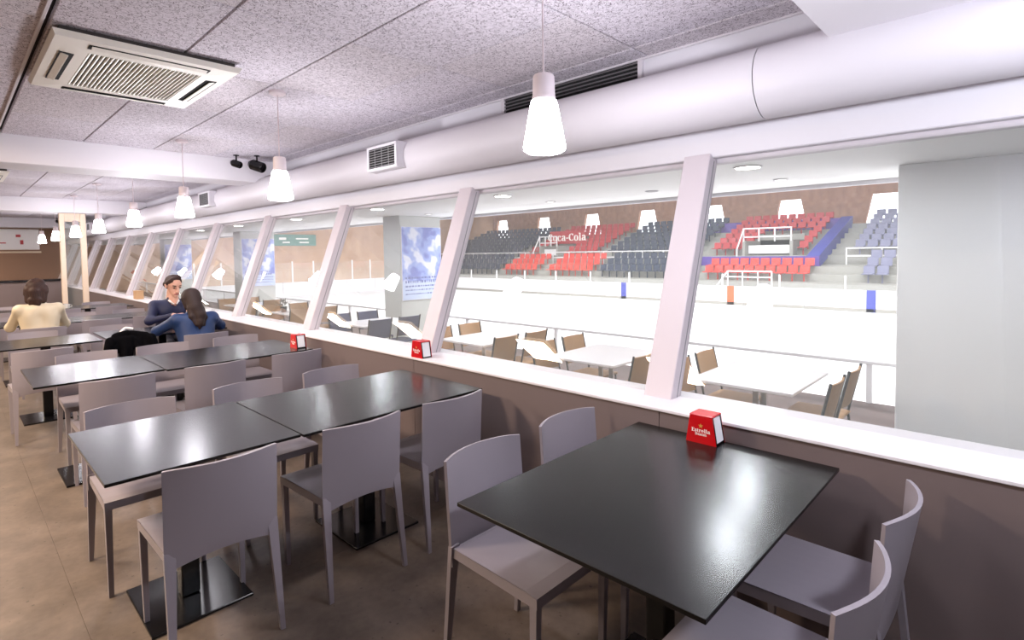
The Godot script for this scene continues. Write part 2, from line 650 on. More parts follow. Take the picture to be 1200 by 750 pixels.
# ---------------------------------------------------------------- fittings
func build_duct() -> void:
	var d := thing("ventilation_duct", "thick round white ventilation duct running above the slanted windows", "duct", Vector3(2.755, 2.347, 0))
	var zs := [4.0, -0.95, -6.3, -12.4, -18.4, -24.0]
	for i in zs.size() - 1:
		var st := S()
		var n := 40
		for k in n:
			var a0 := TAU * k / n
			var a1 := TAU * (k + 1) / n
			var r := 0.17
			var v := [Vector3(r * cos(a0), r * sin(a0), zs[i]), Vector3(r * cos(a1), r * sin(a1), zs[i]), Vector3(r * cos(a1), r * sin(a1), zs[i + 1] + 0.004), Vector3(r * cos(a0), r * sin(a0), zs[i + 1] + 0.004)]
			var ns := [Vector3(cos(a0), sin(a0), 0), Vector3(cos(a1), sin(a1), 0), Vector3(cos(a1), sin(a1), 0), Vector3(cos(a0), sin(a0), 0)]
			var order := [0, 1, 2, 0, 2, 3]
			if (v[2] - v[0]).cross(v[1] - v[0]).dot(ns[0]) < 0.0:
				order = [0, 2, 1, 0, 3, 2]
			for o in order:
				st.set_normal(ns[o]); st.add_vertex(v[o])
			tri(st, Vector3(0, 0, zs[i]), v[0], v[1], Vector3(0, 0, 1))
		obj("duct_section", st, M.duct_paint, d)
	for z in [-3.9, -8.35, -17.2]:
		var st := S()
		slab(st, Vector3(-0.225, -0.095, z - 0.22), Vector3(0.0, 0.115, z + 0.22), 0.004)
		var box := obj("outlet_box", st, M.white_paint, d)
		st = S()
		slab(st, Vector3(-0.229, -0.07, z - 0.19), Vector3(-0.224, 0.09, z + 0.19))
		obj("outlet_hole", st, M.dark_hole, box)
		st = S()
		for k in 8:
			bx(st, Vector3(-0.230, -0.06 + 0.02 * k, z), Vector3(0.010, 0.004, 0.38), 0.0, Basis(Vector3(0, 0, 1), 0.5))
		for k in 3:
			slab(st, Vector3(-0.232, -0.07, z - 0.1 + 0.1 * k - 0.002), Vector3(-0.228, 0.09, z - 0.1 + 0.1 * k + 0.002))
		obj("louvre", st, M.grey_plastic, box)
		st = S()
		for e in [[Vector3(-0.236, -0.092, z - 0.218), Vector3(-0.224, -0.07, z + 0.218)], [Vector3(-0.236, 0.09, z - 0.218), Vector3(-0.224, 0.112, z + 0.218)], [Vector3(-0.236, -0.07, z - 0.218), Vector3(-0.224, 0.09, z - 0.19)], [Vector3(-0.236, -0.07, z + 0.19), Vector3(-0.224, 0.09, z + 0.218)]]:
			slab(st, e[0], e[1], 0.003)
		obj("outlet_rim", st, M.white_paint, box)
	# long slotted grille high on the wall behind the duct
	var g := thing("wall_grille", "long slotted metal air grille between ceiling and round duct", "grille", Vector3(2.93, 2.62, -2.295))
	var st := S()
	slab(st, Vector3(-0.004, -0.075, -0.56), Vector3(0.006, 0.07, 0.56))
	obj("recess", st, M.dark_hole, g)
	for k in 6:
		st = S()
		bx(st, Vector3(-0.012, -0.062 + 0.024 * k, 0), Vector3(0.014, 0.006, 1.12), 0.001)
		obj("slat", st, M.slat_grey, g)
	for e in [-0.575, 0.575]:
		st = S()
		slab(st, Vector3(-0.02, -0.085, e - 0.015), Vector3(0.006, 0.075, e + 0.015), 0.002)
		obj("end_frame", st, M.runner_paint, g)

func build_lamps() -> void:
	var zs := [-1.40, -3.83, -6.04, -8.1, -10.35, -12.5, -15.0, -17.4, 0.45]
	var st := S()
	lathe(st, [Vector2(0.0, 0.0), Vector2(0.055, 0.0), Vector2(0.055, -0.018), Vector2(0.04, -0.026), Vector2(0.0, -0.026)], Vector3(0, 2.70, 0), 24)
	var rose := st.commit()
	st = S()
	tube(st, [Vector3(0, 2.68, 0), Vector3(0, 2.24, 0)], 0.004, 6)
	var cord := st.commit()
	st = S()
	lathe(st, [Vector2(0.0, 2.248), Vector2(0.036, 2.247), Vector2(0.042, 2.24), Vector2(0.044, 2.17), Vector2(0.048, 2.142), Vector2(0.0, 2.142)], Vector3.ZERO, 28)
	var socket := st.commit()
	st = S()
	lathe(st, [Vector2(0.0, 2.150), Vector2(0.049, 2.146), Vector2(0.054, 2.13), Vector2(0.072, 2.03), Vector2(0.083, 1.972), Vector2(0.082, 1.955), Vector2(0.068, 1.946), Vector2(0.0, 1.944)], Vector3.ZERO, 28)
	var shade := st.commit()
	for i in zs.size():
		var label: String = "white glass pendant lamp hanging over " + ["the lone black table", "the first joined pair of black tables", "the second joined pair of black tables", "the table of the seated couple", "the row where the woman in cream sits", "the tables before the glass partition", "the floor just past the glass partition", "the service counter past the glass partition", "the chairs that back away from the lone table"][i]
		var l := thing("pendant_lamp", label, "lamp", Vector3(1.65, 0, zs[i]), 0.0, "pendant lamps in a row")
		put("ceiling_rose", rose, M.lamp_socket, l)
		put("cord", cord, M.lamp_socket, l)
		put("socket", socket, M.lamp_socket, l)
		put("shade", shade, M.lamp_glow, l)
		omni(Vector3(0, 2.03, 0), 0.26 if i < 8 else 1.4, Color(0.96, 0.96, 1.0) if i < 8 else Color(0.9, 0.93, 1.0), 0.06, l)

func build_ac() -> void:
	for e in [[Vector3(0.835, 2.70, -3.985), "cream square ceiling air conditioner cassette with slatted intake"], [Vector3(0.18, 2.70, -9.9), "ceiling air conditioner cassette beyond the first white beam"]]:
		var a := thing("air_conditioner", e[1], "air conditioner", e[0], 0.0, "ceiling cassettes")
		var hx := 0.435
		var hz := 0.56
		var st := S()
		slab(st, Vector3(-hx + 0.03, -0.03, -hz + 0.03), Vector3(hx - 0.03, 0.03, hz - 0.03))
		obj("casing", st, M.ac_dark, a)
		st = S()   # panel: a ring of four sloped boards round the intake
		var o := [Vector3(-hx, -0.028, -hz), Vector3(hx, -0.028, -hz), Vector3(hx, -0.028, hz), Vector3(-hx, -0.028, hz)]
		var q := []
		var r := []
		for p in o:
			q.append(Vector3(p.x * 0.97, -0.055, p.z * 0.97))
			r.append(Vector3(p.x * 0.62, -0.064, p.z * 0.66))
		for i in 4:
			var j := (i + 1) % 4
			quad(st, o[i], o[j], q[j], q[i], (o[i] + o[j]) * 0.5)
			quad(st, q[i], q[j], r[j], r[i], Vector3.DOWN)
			quad(st, r[i], r[j], r[j] + Vector3(0, 0.02, 0), r[i] + Vector3(0, 0.02, 0), -(o[i] + o[j]))
		quad(st, o[0], o[1], o[2], o[3], Vector3.UP)
		obj("panel", st, M.ac_plastic, a)
		st = S()
		slab(st, Vector3(-hx * 0.62, -0.05, -hz * 0.66), Vector3(hx * 0.62, -0.045, hz * 0.66))
		obj("filter", st, M.ac_dark, a)
		for k in 26:
			st = S()
			var x := -hx * 0.6 + hx * 1.2 * k / 25.0
			bx(st, Vector3(x, -0.058, 0), Vector3(0.009, 0.009, hz * 1.3), 0.0, Basis(Vector3(0, 0, 1), 0.4))
			obj("intake_slat", st, M.ac_plastic, a)
		for k in 4:   # air outlets: dark slot with a flap
			var along := k % 2 == 0
			var sg := -1.0 if k < 2 else 1.0
			var c := Vector3(sg * hx * 0.80, -0.0595, 0) if along else Vector3(0, -0.0595, sg * hz * 0.83)
			var sz := Vector3(0.062, 0.004, hz * 1.05) if along else Vector3(hx * 1.3, 0.004, 0.062)
			st = S()
			bx(st, c, sz)
			var h := obj("outlet", st, M.dark_hole, a)
			st = S()
			bx(st, c + Vector3(0, -0.006, 0) + (Vector3(sg * 0.008, 0, 0) if along else Vector3(0, 0, sg * 0.008)), Vector3(0.034, 0.004, hz * 1.0) if along else Vector3(hx * 1.24, 0.004, 0.034), 0.001, Basis(Vector3(0, 0, 1), sg * 0.3) if along else Basis(Vector3(1, 0, 0), -sg * 0.3))
			obj("flap", st, M.ac_plastic, h)

func build_spotlights() -> void:
	var k := 0
	for e in [[Vector3(2.50, 2.70, -6.40), "black ceiling spotlight nearer the duct"], [Vector3(2.32, 2.70, -6.52), "smaller black ceiling camera by the white beam"], [Vector3(2.42, 2.70, -19.3), "far black ceiling spotlight by the duct"], [Vector3(2.2, 2.70, -19.6), "far black ceiling camera beside its spotlight"]]:
		var big := k % 2 == 0
		var t := thing("ceiling_spotlight" if big else "security_camera", e[1], "spotlight" if big else "camera", e[0], 0.6)
		var st := S()
		lathe(st, [Vector2(0.0, 0.0), Vector2(0.03, 0.0), Vector2(0.03, -0.012), Vector2(0.009, -0.014), Vector2(0.009, -0.06), Vector2(0, -0.06)], Vector3.ZERO, 14)
		obj("mount", st, M.black_metal, t)
		st = S()
		var r := 0.06 if big else 0.04
		lathe(st, [Vector2(0.0, -r * 1.6), Vector2(r * 0.6, -r * 1.6), Vector2(r, -r), Vector2(r, r * 1.2), Vector2(r * 0.85, r * 1.4), Vector2(r * 0.8, r * 1.1), Vector2(0, r * 1.0)], Vector3.ZERO, 18)
		var h := obj("head", st, M.black_metal, t)
		h.position = Vector3(0, -0.06 - r, 0)
		h.rotation = Vector3(1.9, 0, 0)
		k += 1

# ---------------------------------------------------------------- furniture
var chair0: Node3D

func make_chair(label: String, group: String, at: Vector3, turn: float) -> Node3D:
	if chair0:
		return dup(chair0, at, turn, label, group)
	var c := thing("plastic_chair", label, "chair", at, turn, group)
	chair0 = c
	# faces +z; seat top 0.455, back top 0.78
	var seat := S()
	var nx := 8
	var nz := 8
	var top := []
	for j in nz + 1:
		for i in nx + 1:
			var u := -1.0 + 2.0 * i / nx
			var v := 1.0 * j / nz
			var hw := lerpf(0.198, 0.208, v)
			var edge := maxf(absf(u), absf(v * 2.0 - 1.0))
			top.append(Vector3(u * hw, 0.455 - 0.008 * (1.0 - pow(u, 2)) * sin(PI * v) - (0.006 if v > 0.99 else 0.0), -0.20 + 0.425 * v))
	for j in nz:
		for i in nx:
			var a: Vector3 = top[j * 9 + i]
			var b: Vector3 = top[j * 9 + i + 1]
			var d: Vector3 = top[(j + 1) * 9 + i]
			var e: Vector3 = top[(j + 1) * 9 + i + 1]
			quad(seat, a, b, e, d, Vector3.UP)
			var dn := Vector3(0, -0.014, 0)
			quad(seat, a + dn, b + dn, e + dn, d + dn, Vector3.DOWN)
	for e in [[0, 8, Vector3(0, 0, -1)], [72, 80, Vector3(0, 0, 1)], [0, 72, Vector3(-1, 0, 0)], [8, 80, Vector3(1, 0, 0)]]:   # downturned rim
		var a: Vector3 = top[e[0]]
		var b: Vector3 = top[e[1]]
		var dn := Vector3(0, -0.036, 0)
		var inn: Vector3 = e[2] * -0.012
		quad(seat, a, b, b + dn, a + dn, e[2])
		quad(seat, a + inn, b + inn, b + dn + inn, a + dn + inn, -e[2])
		quad(seat, a + dn, b + dn, b + dn + inn, a + dn + inn, Vector3.DOWN)
	obj("seat", seat, M.chair_plastic, c)
	var back := sheet(14, 7, 0.012, func(u: float, v: float) -> Vector3:
		var bow := 1.0 - u * u
		var hw := lerpf(0.205, 0.204, v)
		var y := lerpf(0.385 + 0.035 * bow, 0.782 - 0.004 * pow(absf(u), 6.0), v)
		return Vector3(u * hw, y, -0.200 - 0.026 * v - lerpf(0.020, 0.056, v) * bow))
	put("backrest", back, M.chair_plastic, c)
	for s in [-1, 1]:
		var st := S()
		post(st, Vector3(s * 0.193, 0, 0.196), Vector3(s * 0.193, 0.442, 0.208), Vector2(0.019, 0.021), Vector2(0.028, 0.030))
		obj("leg", st, M.chair_plastic, c)
		st = S()
		post(st, Vector3(s * 0.199, 0, -0.250), Vector3(s * 0.1865, 0.462, -0.204), Vector2(0.019, 0.020), Vector2(0.040, 0.020))
		obj("leg", st, M.chair_plastic, c)
	return c

func make_table(label: String, x0: float, x1: float, z0: float, z1: float, group := "black laminate tables") -> Node3D:
	var t := thing("dining_table", label, "table", Vector3((x0 + x1) * 0.5, 0, (z0 + z1) * 0.5), 0.0, group)
	var w := x1 - x0
	var d := absf(z1 - z0)
	var st := S()
	bx(st, Vector3(0, 0.7435, 0), Vector3(w, 0.013, d), 0.0012)
	obj("tabletop", st, M.black_laminate, t)
	st = S()
	bx(st, Vector3(0, 0.73, 0), Vector3(0.36, 0.012, 0.30), 0.002)
	obj("support_plate", st, M.black_metal, t)
	st = S()
	bx(st, Vector3(0, 0.37, 0), Vector3(0.075, 0.71, 0.075), 0.006)
	obj("column", st, M.black_metal, t)
	st = S()
	bx(st, Vector3(0, 0.007, 0), Vector3(0.40, 0.014, 0.46), 0.003)
	obj("base_plate", st, M.black_metal, t)
	return t

func dispenser(at: Vector3, label: String) -> void:
	var t := thing("napkin_dispenser", label, "napkin dispenser", at, 0.0, "red napkin dispensers")
	# shell with sloping ends, printed face towards -x, napkins at both ends
	var wb := 0.065
	var wt := 0.048
	var h := 0.120
	var d := 0.044
	var st := S()
	for s in [-1, 1]:
		prism(st, [Vector3(s * d, 0, -wb), Vector3(s * d, 0, wb), Vector3(s * d, h - 0.006, wt), Vector3(s * d, h - 0.006, -wt)], Vector3(-s * 0.004, 0, 0))
	bx(st, Vector3(0, h - 0.004, 0), Vector3(d * 2, 0.008, wt * 2 + 0.004), 0.003)
	obj("shell", st, M.red_plastic, t)
	st = S()
	bx(st, Vector3(0, 0.004, 0), Vector3(d * 2 - 0.008, 0.008, wb * 2 - 0.004), 0.001)
	obj("base", st, M.black_metal, t)
	st = S()
	for s in [-1, 1]:
		for e in [-1, 1]:
			hexa(st, [Vector3(e * (d - 0.004), 0.002, s * (wb + 0.001)), Vector3(e * (d - 0.012), 0.002, s * (wb + 0.001)), Vector3(e * (d - 0.012), 0.002, s * (wb - 0.012)), Vector3(e * (d - 0.004), 0.002, s * (wb - 0.012))],
				[Vector3(e * (d - 0.004), h - 0.008, s * (wt + 0.001)), Vector3(e * (d - 0.012), h - 0.008, s * (wt + 0.001)), Vector3(e * (d - 0.012), h - 0.008, s * (wt - 0.012)), Vector3(e * (d - 0.004), h - 0.008, s * (wt - 0.012))])
	obj("end_frame", st, M.black_metal, t)
	st = S()
	hexa(st, [Vector3(-d + 0.012, 0.010, -wb + 0.001), Vector3(d - 0.012, 0.010, -wb + 0.001), Vector3(d - 0.012, 0.010, wb - 0.001), Vector3(-d + 0.012, 0.010, wb - 0.001)],
		[Vector3(-d + 0.012, h - 0.012, -wt + 0.001), Vector3(d - 0.012, h - 0.012, -wt + 0.001), Vector3(d - 0.012, h - 0.012, wt - 0.001), Vector3(-d + 0.012, h - 0.012, wt - 0.001)])
	obj("napkins", st, M.napkin_paper, t)
	for e in [["Estrella", 0.0148, 0.054], ["Damm", 0.0108, 0.039]]:
		var tm := text_mesh(e[0], e[1], 0.0008, "Droid Serif", 700, true)
		var o := put("lettering", tm, M.white_print, t)
		o.position = Vector3(-d - 0.0003, e[2], 0)
		o.rotation.y = -PI / 2
	st = S()
	var pts := []
	for k in 10:
		var r := 0.011 if k % 2 == 0 else 0.0045
		pts.append(Vector3(-d - 0.0008, 0.074 + r * cos(TAU * k / 10), r * sin(TAU * k / 10)))
	for k in 10:
		tri(st, Vector3(-d - 0.0008, 0.074, 0), pts[k], pts[(k + 1) % 10], Vector3(-1, 0, 0))
	obj("star", st, M.gold_print, t)

func build_dining() -> void:
	var G := "grey moulded plastic chairs"
	var back := PI    # faces -z
	make_table("black table standing alone by the sill, red dispenser at its window end", 1.115, 2.235, -1.335, -0.503)
	make_table("small square black end table with bluish sheen, in the first joined pair", 0.36, 1.080, -3.205, -2.375)
	make_table("wide black table below the sill dispenser, in the first joined pair", 1.086, 2.185, -3.185, -2.360)
	make_table("small black end table of the second joined pair, before the couple's row", 0.35, 1.068, -5.365, -4.525)
	make_table("wide black table with a red dispenser, in the second joined pair", 1.075, 2.175, -5.30, -4.490)
	make_table("small black table beside the couple's table", 0.25, 1.045, -7.40, -6.62)
	make_table("black table between the man in navy and the woman in blue", 1.09, 2.2, -7.44, -6.64)
	make_table("small black table where the woman in cream sits", 0.25, 1.05, -9.66, -8.86)
	make_table("black window table in the row of the woman in cream", 1.06, 2.2, -9.68, -8.86)
	make_table("small black table just past the woman in cream", 0.3, 1.05, -11.9, -11.1)
	make_table("black window table before the glass partition", 1.06, 2.2, -11.9, -11.1)
	# offset from chair centre to back top corner is 0.224
	var L := 0.224
	var rows := [
		["at the lone black table, backing onto the joined tables", [1.468, 2.01], -1.575, 0.0],
		["at the lone black table, backing away from the joined tables", [1.482, 1.996], -0.295, back],
		["at the first joined pair, backing onto the lone table", [0.722, 1.332, 1.887], -2.272, back],
		["at the first joined pair, backing onto the second pair", [0.66, 1.262, 1.806], -3.46, 0.0],
		["at the second joined pair, backing onto the first pair", [0.755, 1.336, 1.942], -4.30, back],
		["at the second joined pair, backing onto the couple's row", [0.78, 1.32, 1.935], -5.62, 0.0],
		["in the couple's row, backing onto the second joined pair", [0.55, 1.17], -6.15, back],
		["in the couple's row, backing onto the woman in cream", [0.62, 1.3], -7.70, 0.0],
		["beside the woman in cream", [1.36, 1.9], -8.62, back],
		["in the row facing the woman in cream", [0.65, 1.3, 1.9], -9.95, 0.0],
		["at the tables before the glass partition", [0.6, 1.25, 1.85], -10.85, back],
		["backing onto the glass partition", [0.6, 1.25, 1.85], -12.15, 0.0]]
	for r in rows:
		for xi in r[1].size():
			var x: float = r[1][xi]
			var which: String = ["outer", "window-end"][xi] if r[1].size() == 2 else ["aisle-end", "middle", "window-end"][xi]
			var z: float = r[2] + (L if r[3] == 0.0 else -L)
			make_chair(which + " grey plastic chair " + r[0], G, Vector3(x, 0, z), r[3] + rng.randf_range(-0.02, 0.02))
	make_chair("grey plastic chair the woman in blue sits on", G, Vector3(1.82, 0, -6.32), back)
	make_chair("grey plastic chair the man in navy sits on", G, Vector3(1.95, 0, -7.86), 0.0)
	make_chair("grey plastic chair the woman in cream sits on", G, Vector3(0.742, 0, -8.36), back)
	dispenser(Vector3(2.19, 0.75, -0.99), "red napkin dispenser on the lone black table")
	dispenser(Vector3(2.345, 0.815, -3.17), "red napkin dispenser standing on the white sill")
	dispenser(Vector3(2.12, 0.75, -4.66), "red napkin dispenser on the wide table of the second joined pair")

# ---------------------------------------------------------------- far end of the room
func build_far_end() -> void:
	var p := thing("glass_partition", "beige framed glass partition standing by the window under the far beam", "partition", Vector3(0, 0, -13.55))
	var st := S()
	for e in [[1.54, 1.62], [1.86, 1.95]]:
		st = S()
		slab(st, Vector3(e[0], 0, -0.05), Vector3(e[1], 2.44, 0.05), 0.006)
		obj("frame_post", st, M.beige_wood, p)
	for e in [[1.62, 1.86, 2.28, 2.44], [1.62, 1.86, 0.0, 0.12]]:
		st = S()
		slab(st, Vector3(e[0], e[2], -0.045), Vector3(e[1], e[3], 0.045), 0.004)
		obj("rail", st, M.beige_wood, p)
	for e in [[1.62, 1.86]]:
		st = S()
		slab(st, Vector3(e[0], 0.12, -0.004), Vector3(e[1], 2.29, 0.004))
		obj("pane", st, M.clear_glass, p)
	var s := thing("menu_board", "white menu board hanging before the taupe end wall", "menu board", Vector3(0.4, 2.13, -20.7))
	st = S()
	bx(st, Vector3.ZERO, Vector3(3.0, 0.58, 0.06), 0.01)
	obj("board", st, M.menu_white, s)
	for e in [[1.05, 0.1, 0.10, 0.07], [1.12, -0.08, 0.07, 0.12], [0.72, -0.1, 0.14, 0.03], [0.3, 0.05, 0.2, 0.05], [-0.4, -0.05, 0.16, 0.1]]:
		st = S()
		bx(st, Vector3(e[0], e[1], 0.032), Vector3(e[2], e[3], 0.003))
		obj("print", st, M.red_print, s)
	st = S()
	bx(st, Vector3(0, -0.36, -0.02), Vector3(3.06, 0.05, 0.12), 0.006)
	obj("bottom_rail", st, M.beige_wood, s)
	st = S()
	for x in [-1.3, 1.3]:
		tube(st, [Vector3(x, 0.28, 0), Vector3(x, 0.57, 0)], 0.008, 6)
	obj("hanger", st, M.steel, s)
	var c := thing("service_counter", "dark service counter before the taupe end wall", "counter", Vector3(0.5, 0, -18.6))
	st = S()
	bx(st, Vector3(0, 0.5, 0), Vector3(3.2, 1.0, 0.6), 0.01)
	obj("body", st, M.taupe, c)
	st = S()
	bx(st, Vector3(0, 1.02, 0), Vector3(3.3, 0.04, 0.68), 0.006)
	obj("worktop", st, M.black_laminate, c)
	var b := thing("wire_basket", "white wire basket with paper rolls on the far small table", "basket", Vector3(0.33, 0.75, -11.35))
	st = S()
	for k in 9:
		var x := -0.16 + 0.04 * k
		for z in [-0.12, 0.12]:
			tube(st, [Vector3(x, 0, z), Vector3(x, 0.2, z * 1.1)], 0.004, 5)
	for k in 5:
		var y := 0.004 + 0.049 * k
		for z in [-0.12 * (1 + k * 0.02), 0.12 * (1 + k * 0.02)]:
			tube(st, [Vector3(-0.165, y, z), Vector3(0.165, y, z)], 0.004, 5)
		for x in [-0.165, 0.165]:
			tube(st, [Vector3(x, y, -0.125), Vector3(x, y, 0.125)], 0.004, 5)
	obj("wire_cage", st, M.pot_white, b)
	for k in 3:
		st = S()
		tube(st, [Vector3(-0.1 + 0.1 * k, 0.01, 0), Vector3(-0.1 + 0.1 * k, 0.24 + 0.02 * k, 0)], 0.05, 16)
		obj("paper_roll", st, M.napkin_paper, b)
	for e in [[Vector3(1.35, 0.75, -11.4), "white cup on the window table before the partition"], [Vector3(1.0, 0.75, -9.35), "white cup at the table of the woman in cream"]]:
		var cup := thing("cup", e[1], "cup", e[0])
		st = S()
		lathe(st, [Vector2(0.0, 0.0), Vector2(0.025, 0.0), Vector2(0.032, 0.01), Vector2(0.04, 0.07), Vector2(0.037, 0.07), Vector2(0.03, 0.014), Vector2(0.0, 0.012)], Vector3.ZERO, 20)
		obj("bowl", st, M.pot_white, cup)
		st = S()
		tube(st, [Vector3(0.038, 0.06, 0), Vector3(0.06, 0.055, 0), Vector3(0.06, 0.025, 0), Vector3(0.034, 0.018, 0)], 0.005, 6)
		obj("handle", st, M.pot_white, cup)
	var bx0 := thing("tan_box", "small tan box on the window sill by the far tables", "box", Vector3(2.4, 0.815, -11.7))
	st = S()
	bx(st, Vector3(0, 0.07, 0), Vector3(0.12, 0.14, 0.2), 0.004)
	obj("body", st, M.tan_box, bx0)
	st = S()
	bx(st, Vector3(0, 0.146, 0), Vector3(0.126, 0.014, 0.206), 0.003)
	obj("lid", st, M.tan_box, bx0)

# ---------------------------------------------------------------- terrace
var tchair := {}

func terrace_chair(kind: String, label: String, at: Vector3, turn: float) -> void:
	if tchair.has(kind):
		dup(tchair[kind], at, turn, label, "terrace chairs")
		return
	var c := thing("terrace_chair", label, "chair", at, turn, "terrace chairs")
	tchair[kind] = c
	var weave: Material = M.tan_weave if kind == "tan" else M.navy_weave
	var bk := sheet(6, 3, 0.014, func(u: float, v: float) -> Vector3:
		return Vector3(u * 0.185, lerpf(0.56, 0.86, v), -0.2 - 0.07 * v - 0.025 * (1.0 - u * u)))
	put("back_panel", bk, weave, c)
	var st := S()
	bx(st, Vector3(0, 0.45, 0.01), Vector3(0.42, 0.025, 0.42), 0.008)
	obj("seat", st, weave, c)
	for s in [-1, 1]:
		st = S()
		tube(st, [Vector3(s * 0.2, 0.0, -0.25), Vector3(s * 0.2, 0.45, -0.18), Vector3(s * 0.2, 0.875, -0.275)], 0.011, 6)
		obj("leg", st, M.dark_frame, c)
		st = S()
		tube(st, [Vector3(s * 0.2, 0.0, 0.21), Vector3(s * 0.2, 0.45, 0.19), Vector3(s * 0.2, 0.45, -0.18)], 0.011, 6)
		obj("leg", st, M.dark_frame, c)

func build_terrace() -> void:
	var tz := [-1.74, -3.36, -5.2, -7.9, -10.6, -13.2]
	var where := ["by the white end wall", "second along from the white end wall", "third along, near the grey poster pillar", "behind the grey poster pillar with navy chairs", "past the poster pillar", "farthest along the terrace"]
	var t0: Node3D
	for i in tz.size():
		var label: String = "white square terrace table " + where[i]
		var at := Vector3(4.95, -0.3, tz[i])
		if t0 == null:
			t0 = thing("terrace_table", label, "table", at, 0.0, "white terrace tables")
			var st := S()
			bx(st, Vector3(0, 0.727, 0), Vector3(1.0, 0.026, 0.84), 0.004)
			obj("tabletop", st, M.terrace_top, t0)
			for s in [-1, 1]:
				st = S()
				tube(st, [Vector3(s * 0.1, 0.02, 0), Vector3(s * 0.1, 0.715, 0)], 0.025, 12)
				obj("column", st, M.steel, t0)
			st = S()
			bx(st, Vector3(0, 0.012, 0), Vector3(0.55, 0.024, 0.45), 0.004)
			obj("base_plate", st, M.steel, t0)
		else:
			dup(t0, at, 0.0, label, "white terrace tables")
		var kind := "navy" if i == 3 else "tan"
		for x in [4.58, 5.12]:
			var w: String = ("navy" if kind == "navy" else "tan woven") + " terrace chair at the white table " + where[i]
			terrace_chair(kind, w, Vector3(x, -0.3, tz[i] - 0.31), 0.0)
			terrace_chair(kind, w, Vector3(x, -0.3, tz[i] + 0.42), PI)
	# downlights in the terrace ceiling
	var k := 0
	for e in [[5.35, -2.0, 0.11], [5.35, -5.3, 0.11], [5.2, -8.2, 0.11], [5.25, -11.45, 0.11], [5.15, -14.5, 0.11], [5.2, -17.6, 0.11], [5.35, 1.3, 0.11], [4.25, 1.5, 0.11], [4.25, -1.75, 0.11], [4.2, -5.0, 0.11], [4.2, -8.3, 0.11], [4.2, -11.5, 0.11], [6.6, -2.1, 0.06], [6.55, -5.45, 0.06], [6.6, -8.6, 0.06]]:
		var big: bool = e[2] > 0.1
		var d := thing("downlight", ("large" if big else "small") + " round downlight set in the white terrace ceiling", "lamp", Vector3(e[0], 2.34, e[1]), 0.0, "terrace downlights" if big else "small terrace downlights")
		var st := S()
		var r: float = e[2]
		lathe(st, [Vector2(r, 0.0), Vector2(r + 0.02, 0.0), Vector2(r + 0.018, -0.012), Vector2(r, -0.012)], Vector3.ZERO, 24)
		obj("trim_ring", st, M.white_paint, d)
		st = S()
		lathe(st, [Vector2(0.0, -0.010), Vector2(r, -0.010), Vector2(r, -0.004), Vector2(0.0, -0.004)], Vector3.ZERO, 24)
		obj("lamp_disc", st, M.downlight_glow if big else M.small_lamp_glow, d)
		if big:
			area(Vector3(0, -0.03, 0), Vector2(0.2, 0.2), 2.2, Color(0.93, 0.96, 1.0), d)
	for e in [[4.77, -6.3], [6.5, -3.67], [6.7, -10.2]]:
		var sp := thing("ceiling_speaker", "round grey speaker grille set in the terrace ceiling", "speaker", Vector3(e[0], 2.34, e[1]), 0.0, "terrace ceiling speakers")
		var st := S()
		lathe(st, [Vector2(0.0, -0.012), Vector2(0.07, -0.012), Vector2(0.085, -0.006), Vector2(0.09, 0.0)], Vector3.ZERO, 22)
		obj("mesh_cover", st, M.grey_plastic, sp)
	# posters on the faces of the pillars
	for e in [[-9.3, "blue skating poster on the grey pillar nearer the navy chairs"], [-17.9, "blue skating poster on the second grey pillar"], [-26.5, "blue skating poster on the farthest grey pillar"]]:
		var po := thing("poster", e[1], "poster", Vector3(6.93, 1.36, e[0] + 0.012), 0.0, "pillar posters")
		var q := QuadMesh.new()
		q.size = Vector2(1.00, 1.50)
		var pm := put("print", q, M.poster_print, po)
		pm.position.z = 0.011
		var st := S()
		bx(st, Vector3(0, 0, 0), Vector3(1.02, 1.52, 0.02), 0.003)
		obj("backing", st, M.white_paint, po)
	# barrier between terrace and ice
	var b := thing("rink_barrier", "low glass rink barrier with a grey cap rail beside the terrace", "barrier", Vector3(7.57, -0.3, 0))
	for i in 21:
		var z := 13.0 - 2.4 * i
		var st := S()
		slab(st, Vector3(-0.006, 0.03, z - 2.36), Vector3(0.006, 0.47, z - 0.03))
		obj("pane", st, M.clear_glass, b)
		st = S()
		slab(st, Vector3(-0.03, 0, z - 0.03), Vector3(0.03, 0.47, z + 0.03), 0.004)
		obj("upright", st, M.rail_grey, b)
	var st := S()
	slab(st, Vector3(-0.06, 0.47, -37.4), Vector3(0.06, 0.515, 13.0), 0.008)
	obj("cap_rail", st, M.rail_grey, b)
	var pl := thing("potted_plant", "small dark potted plant on the white table past the poster pillar", "plant", Vector3(4.62, 0.44, -10.75))
	st = S()
	lathe(st, [Vector2(0.0, 0.0), Vector2(0.05, 0.0), Vector2(0.065, 0.11), Vector2(0.055, 0.11), Vector2(0.0, 0.1)], Vector3.ZERO, 16)
	obj("pot", st, M.black_metal, pl)
	st = S()
	for i in 34:
		var a := rng.randf() * TAU
		var up := rng.randf_range(0.2, 1.35)
		var dir := Vector3(cos(a) * cos(up), sin(up), sin(a) * cos(up))
		var p := Vector3(0, 0.1, 0) + dir * rng.randf_range(0.04, 0.13)
		var e := p + dir * 0.08
		var w := dir.cross(Vector3.UP).normalized() * 0.018
		var nn := w.cross(dir)
		quad(st, p, (p + e) * 0.5 + w, e, (p + e) * 0.5 - w, nn)
	obj("leaves", st, M.leaf_dark, pl)

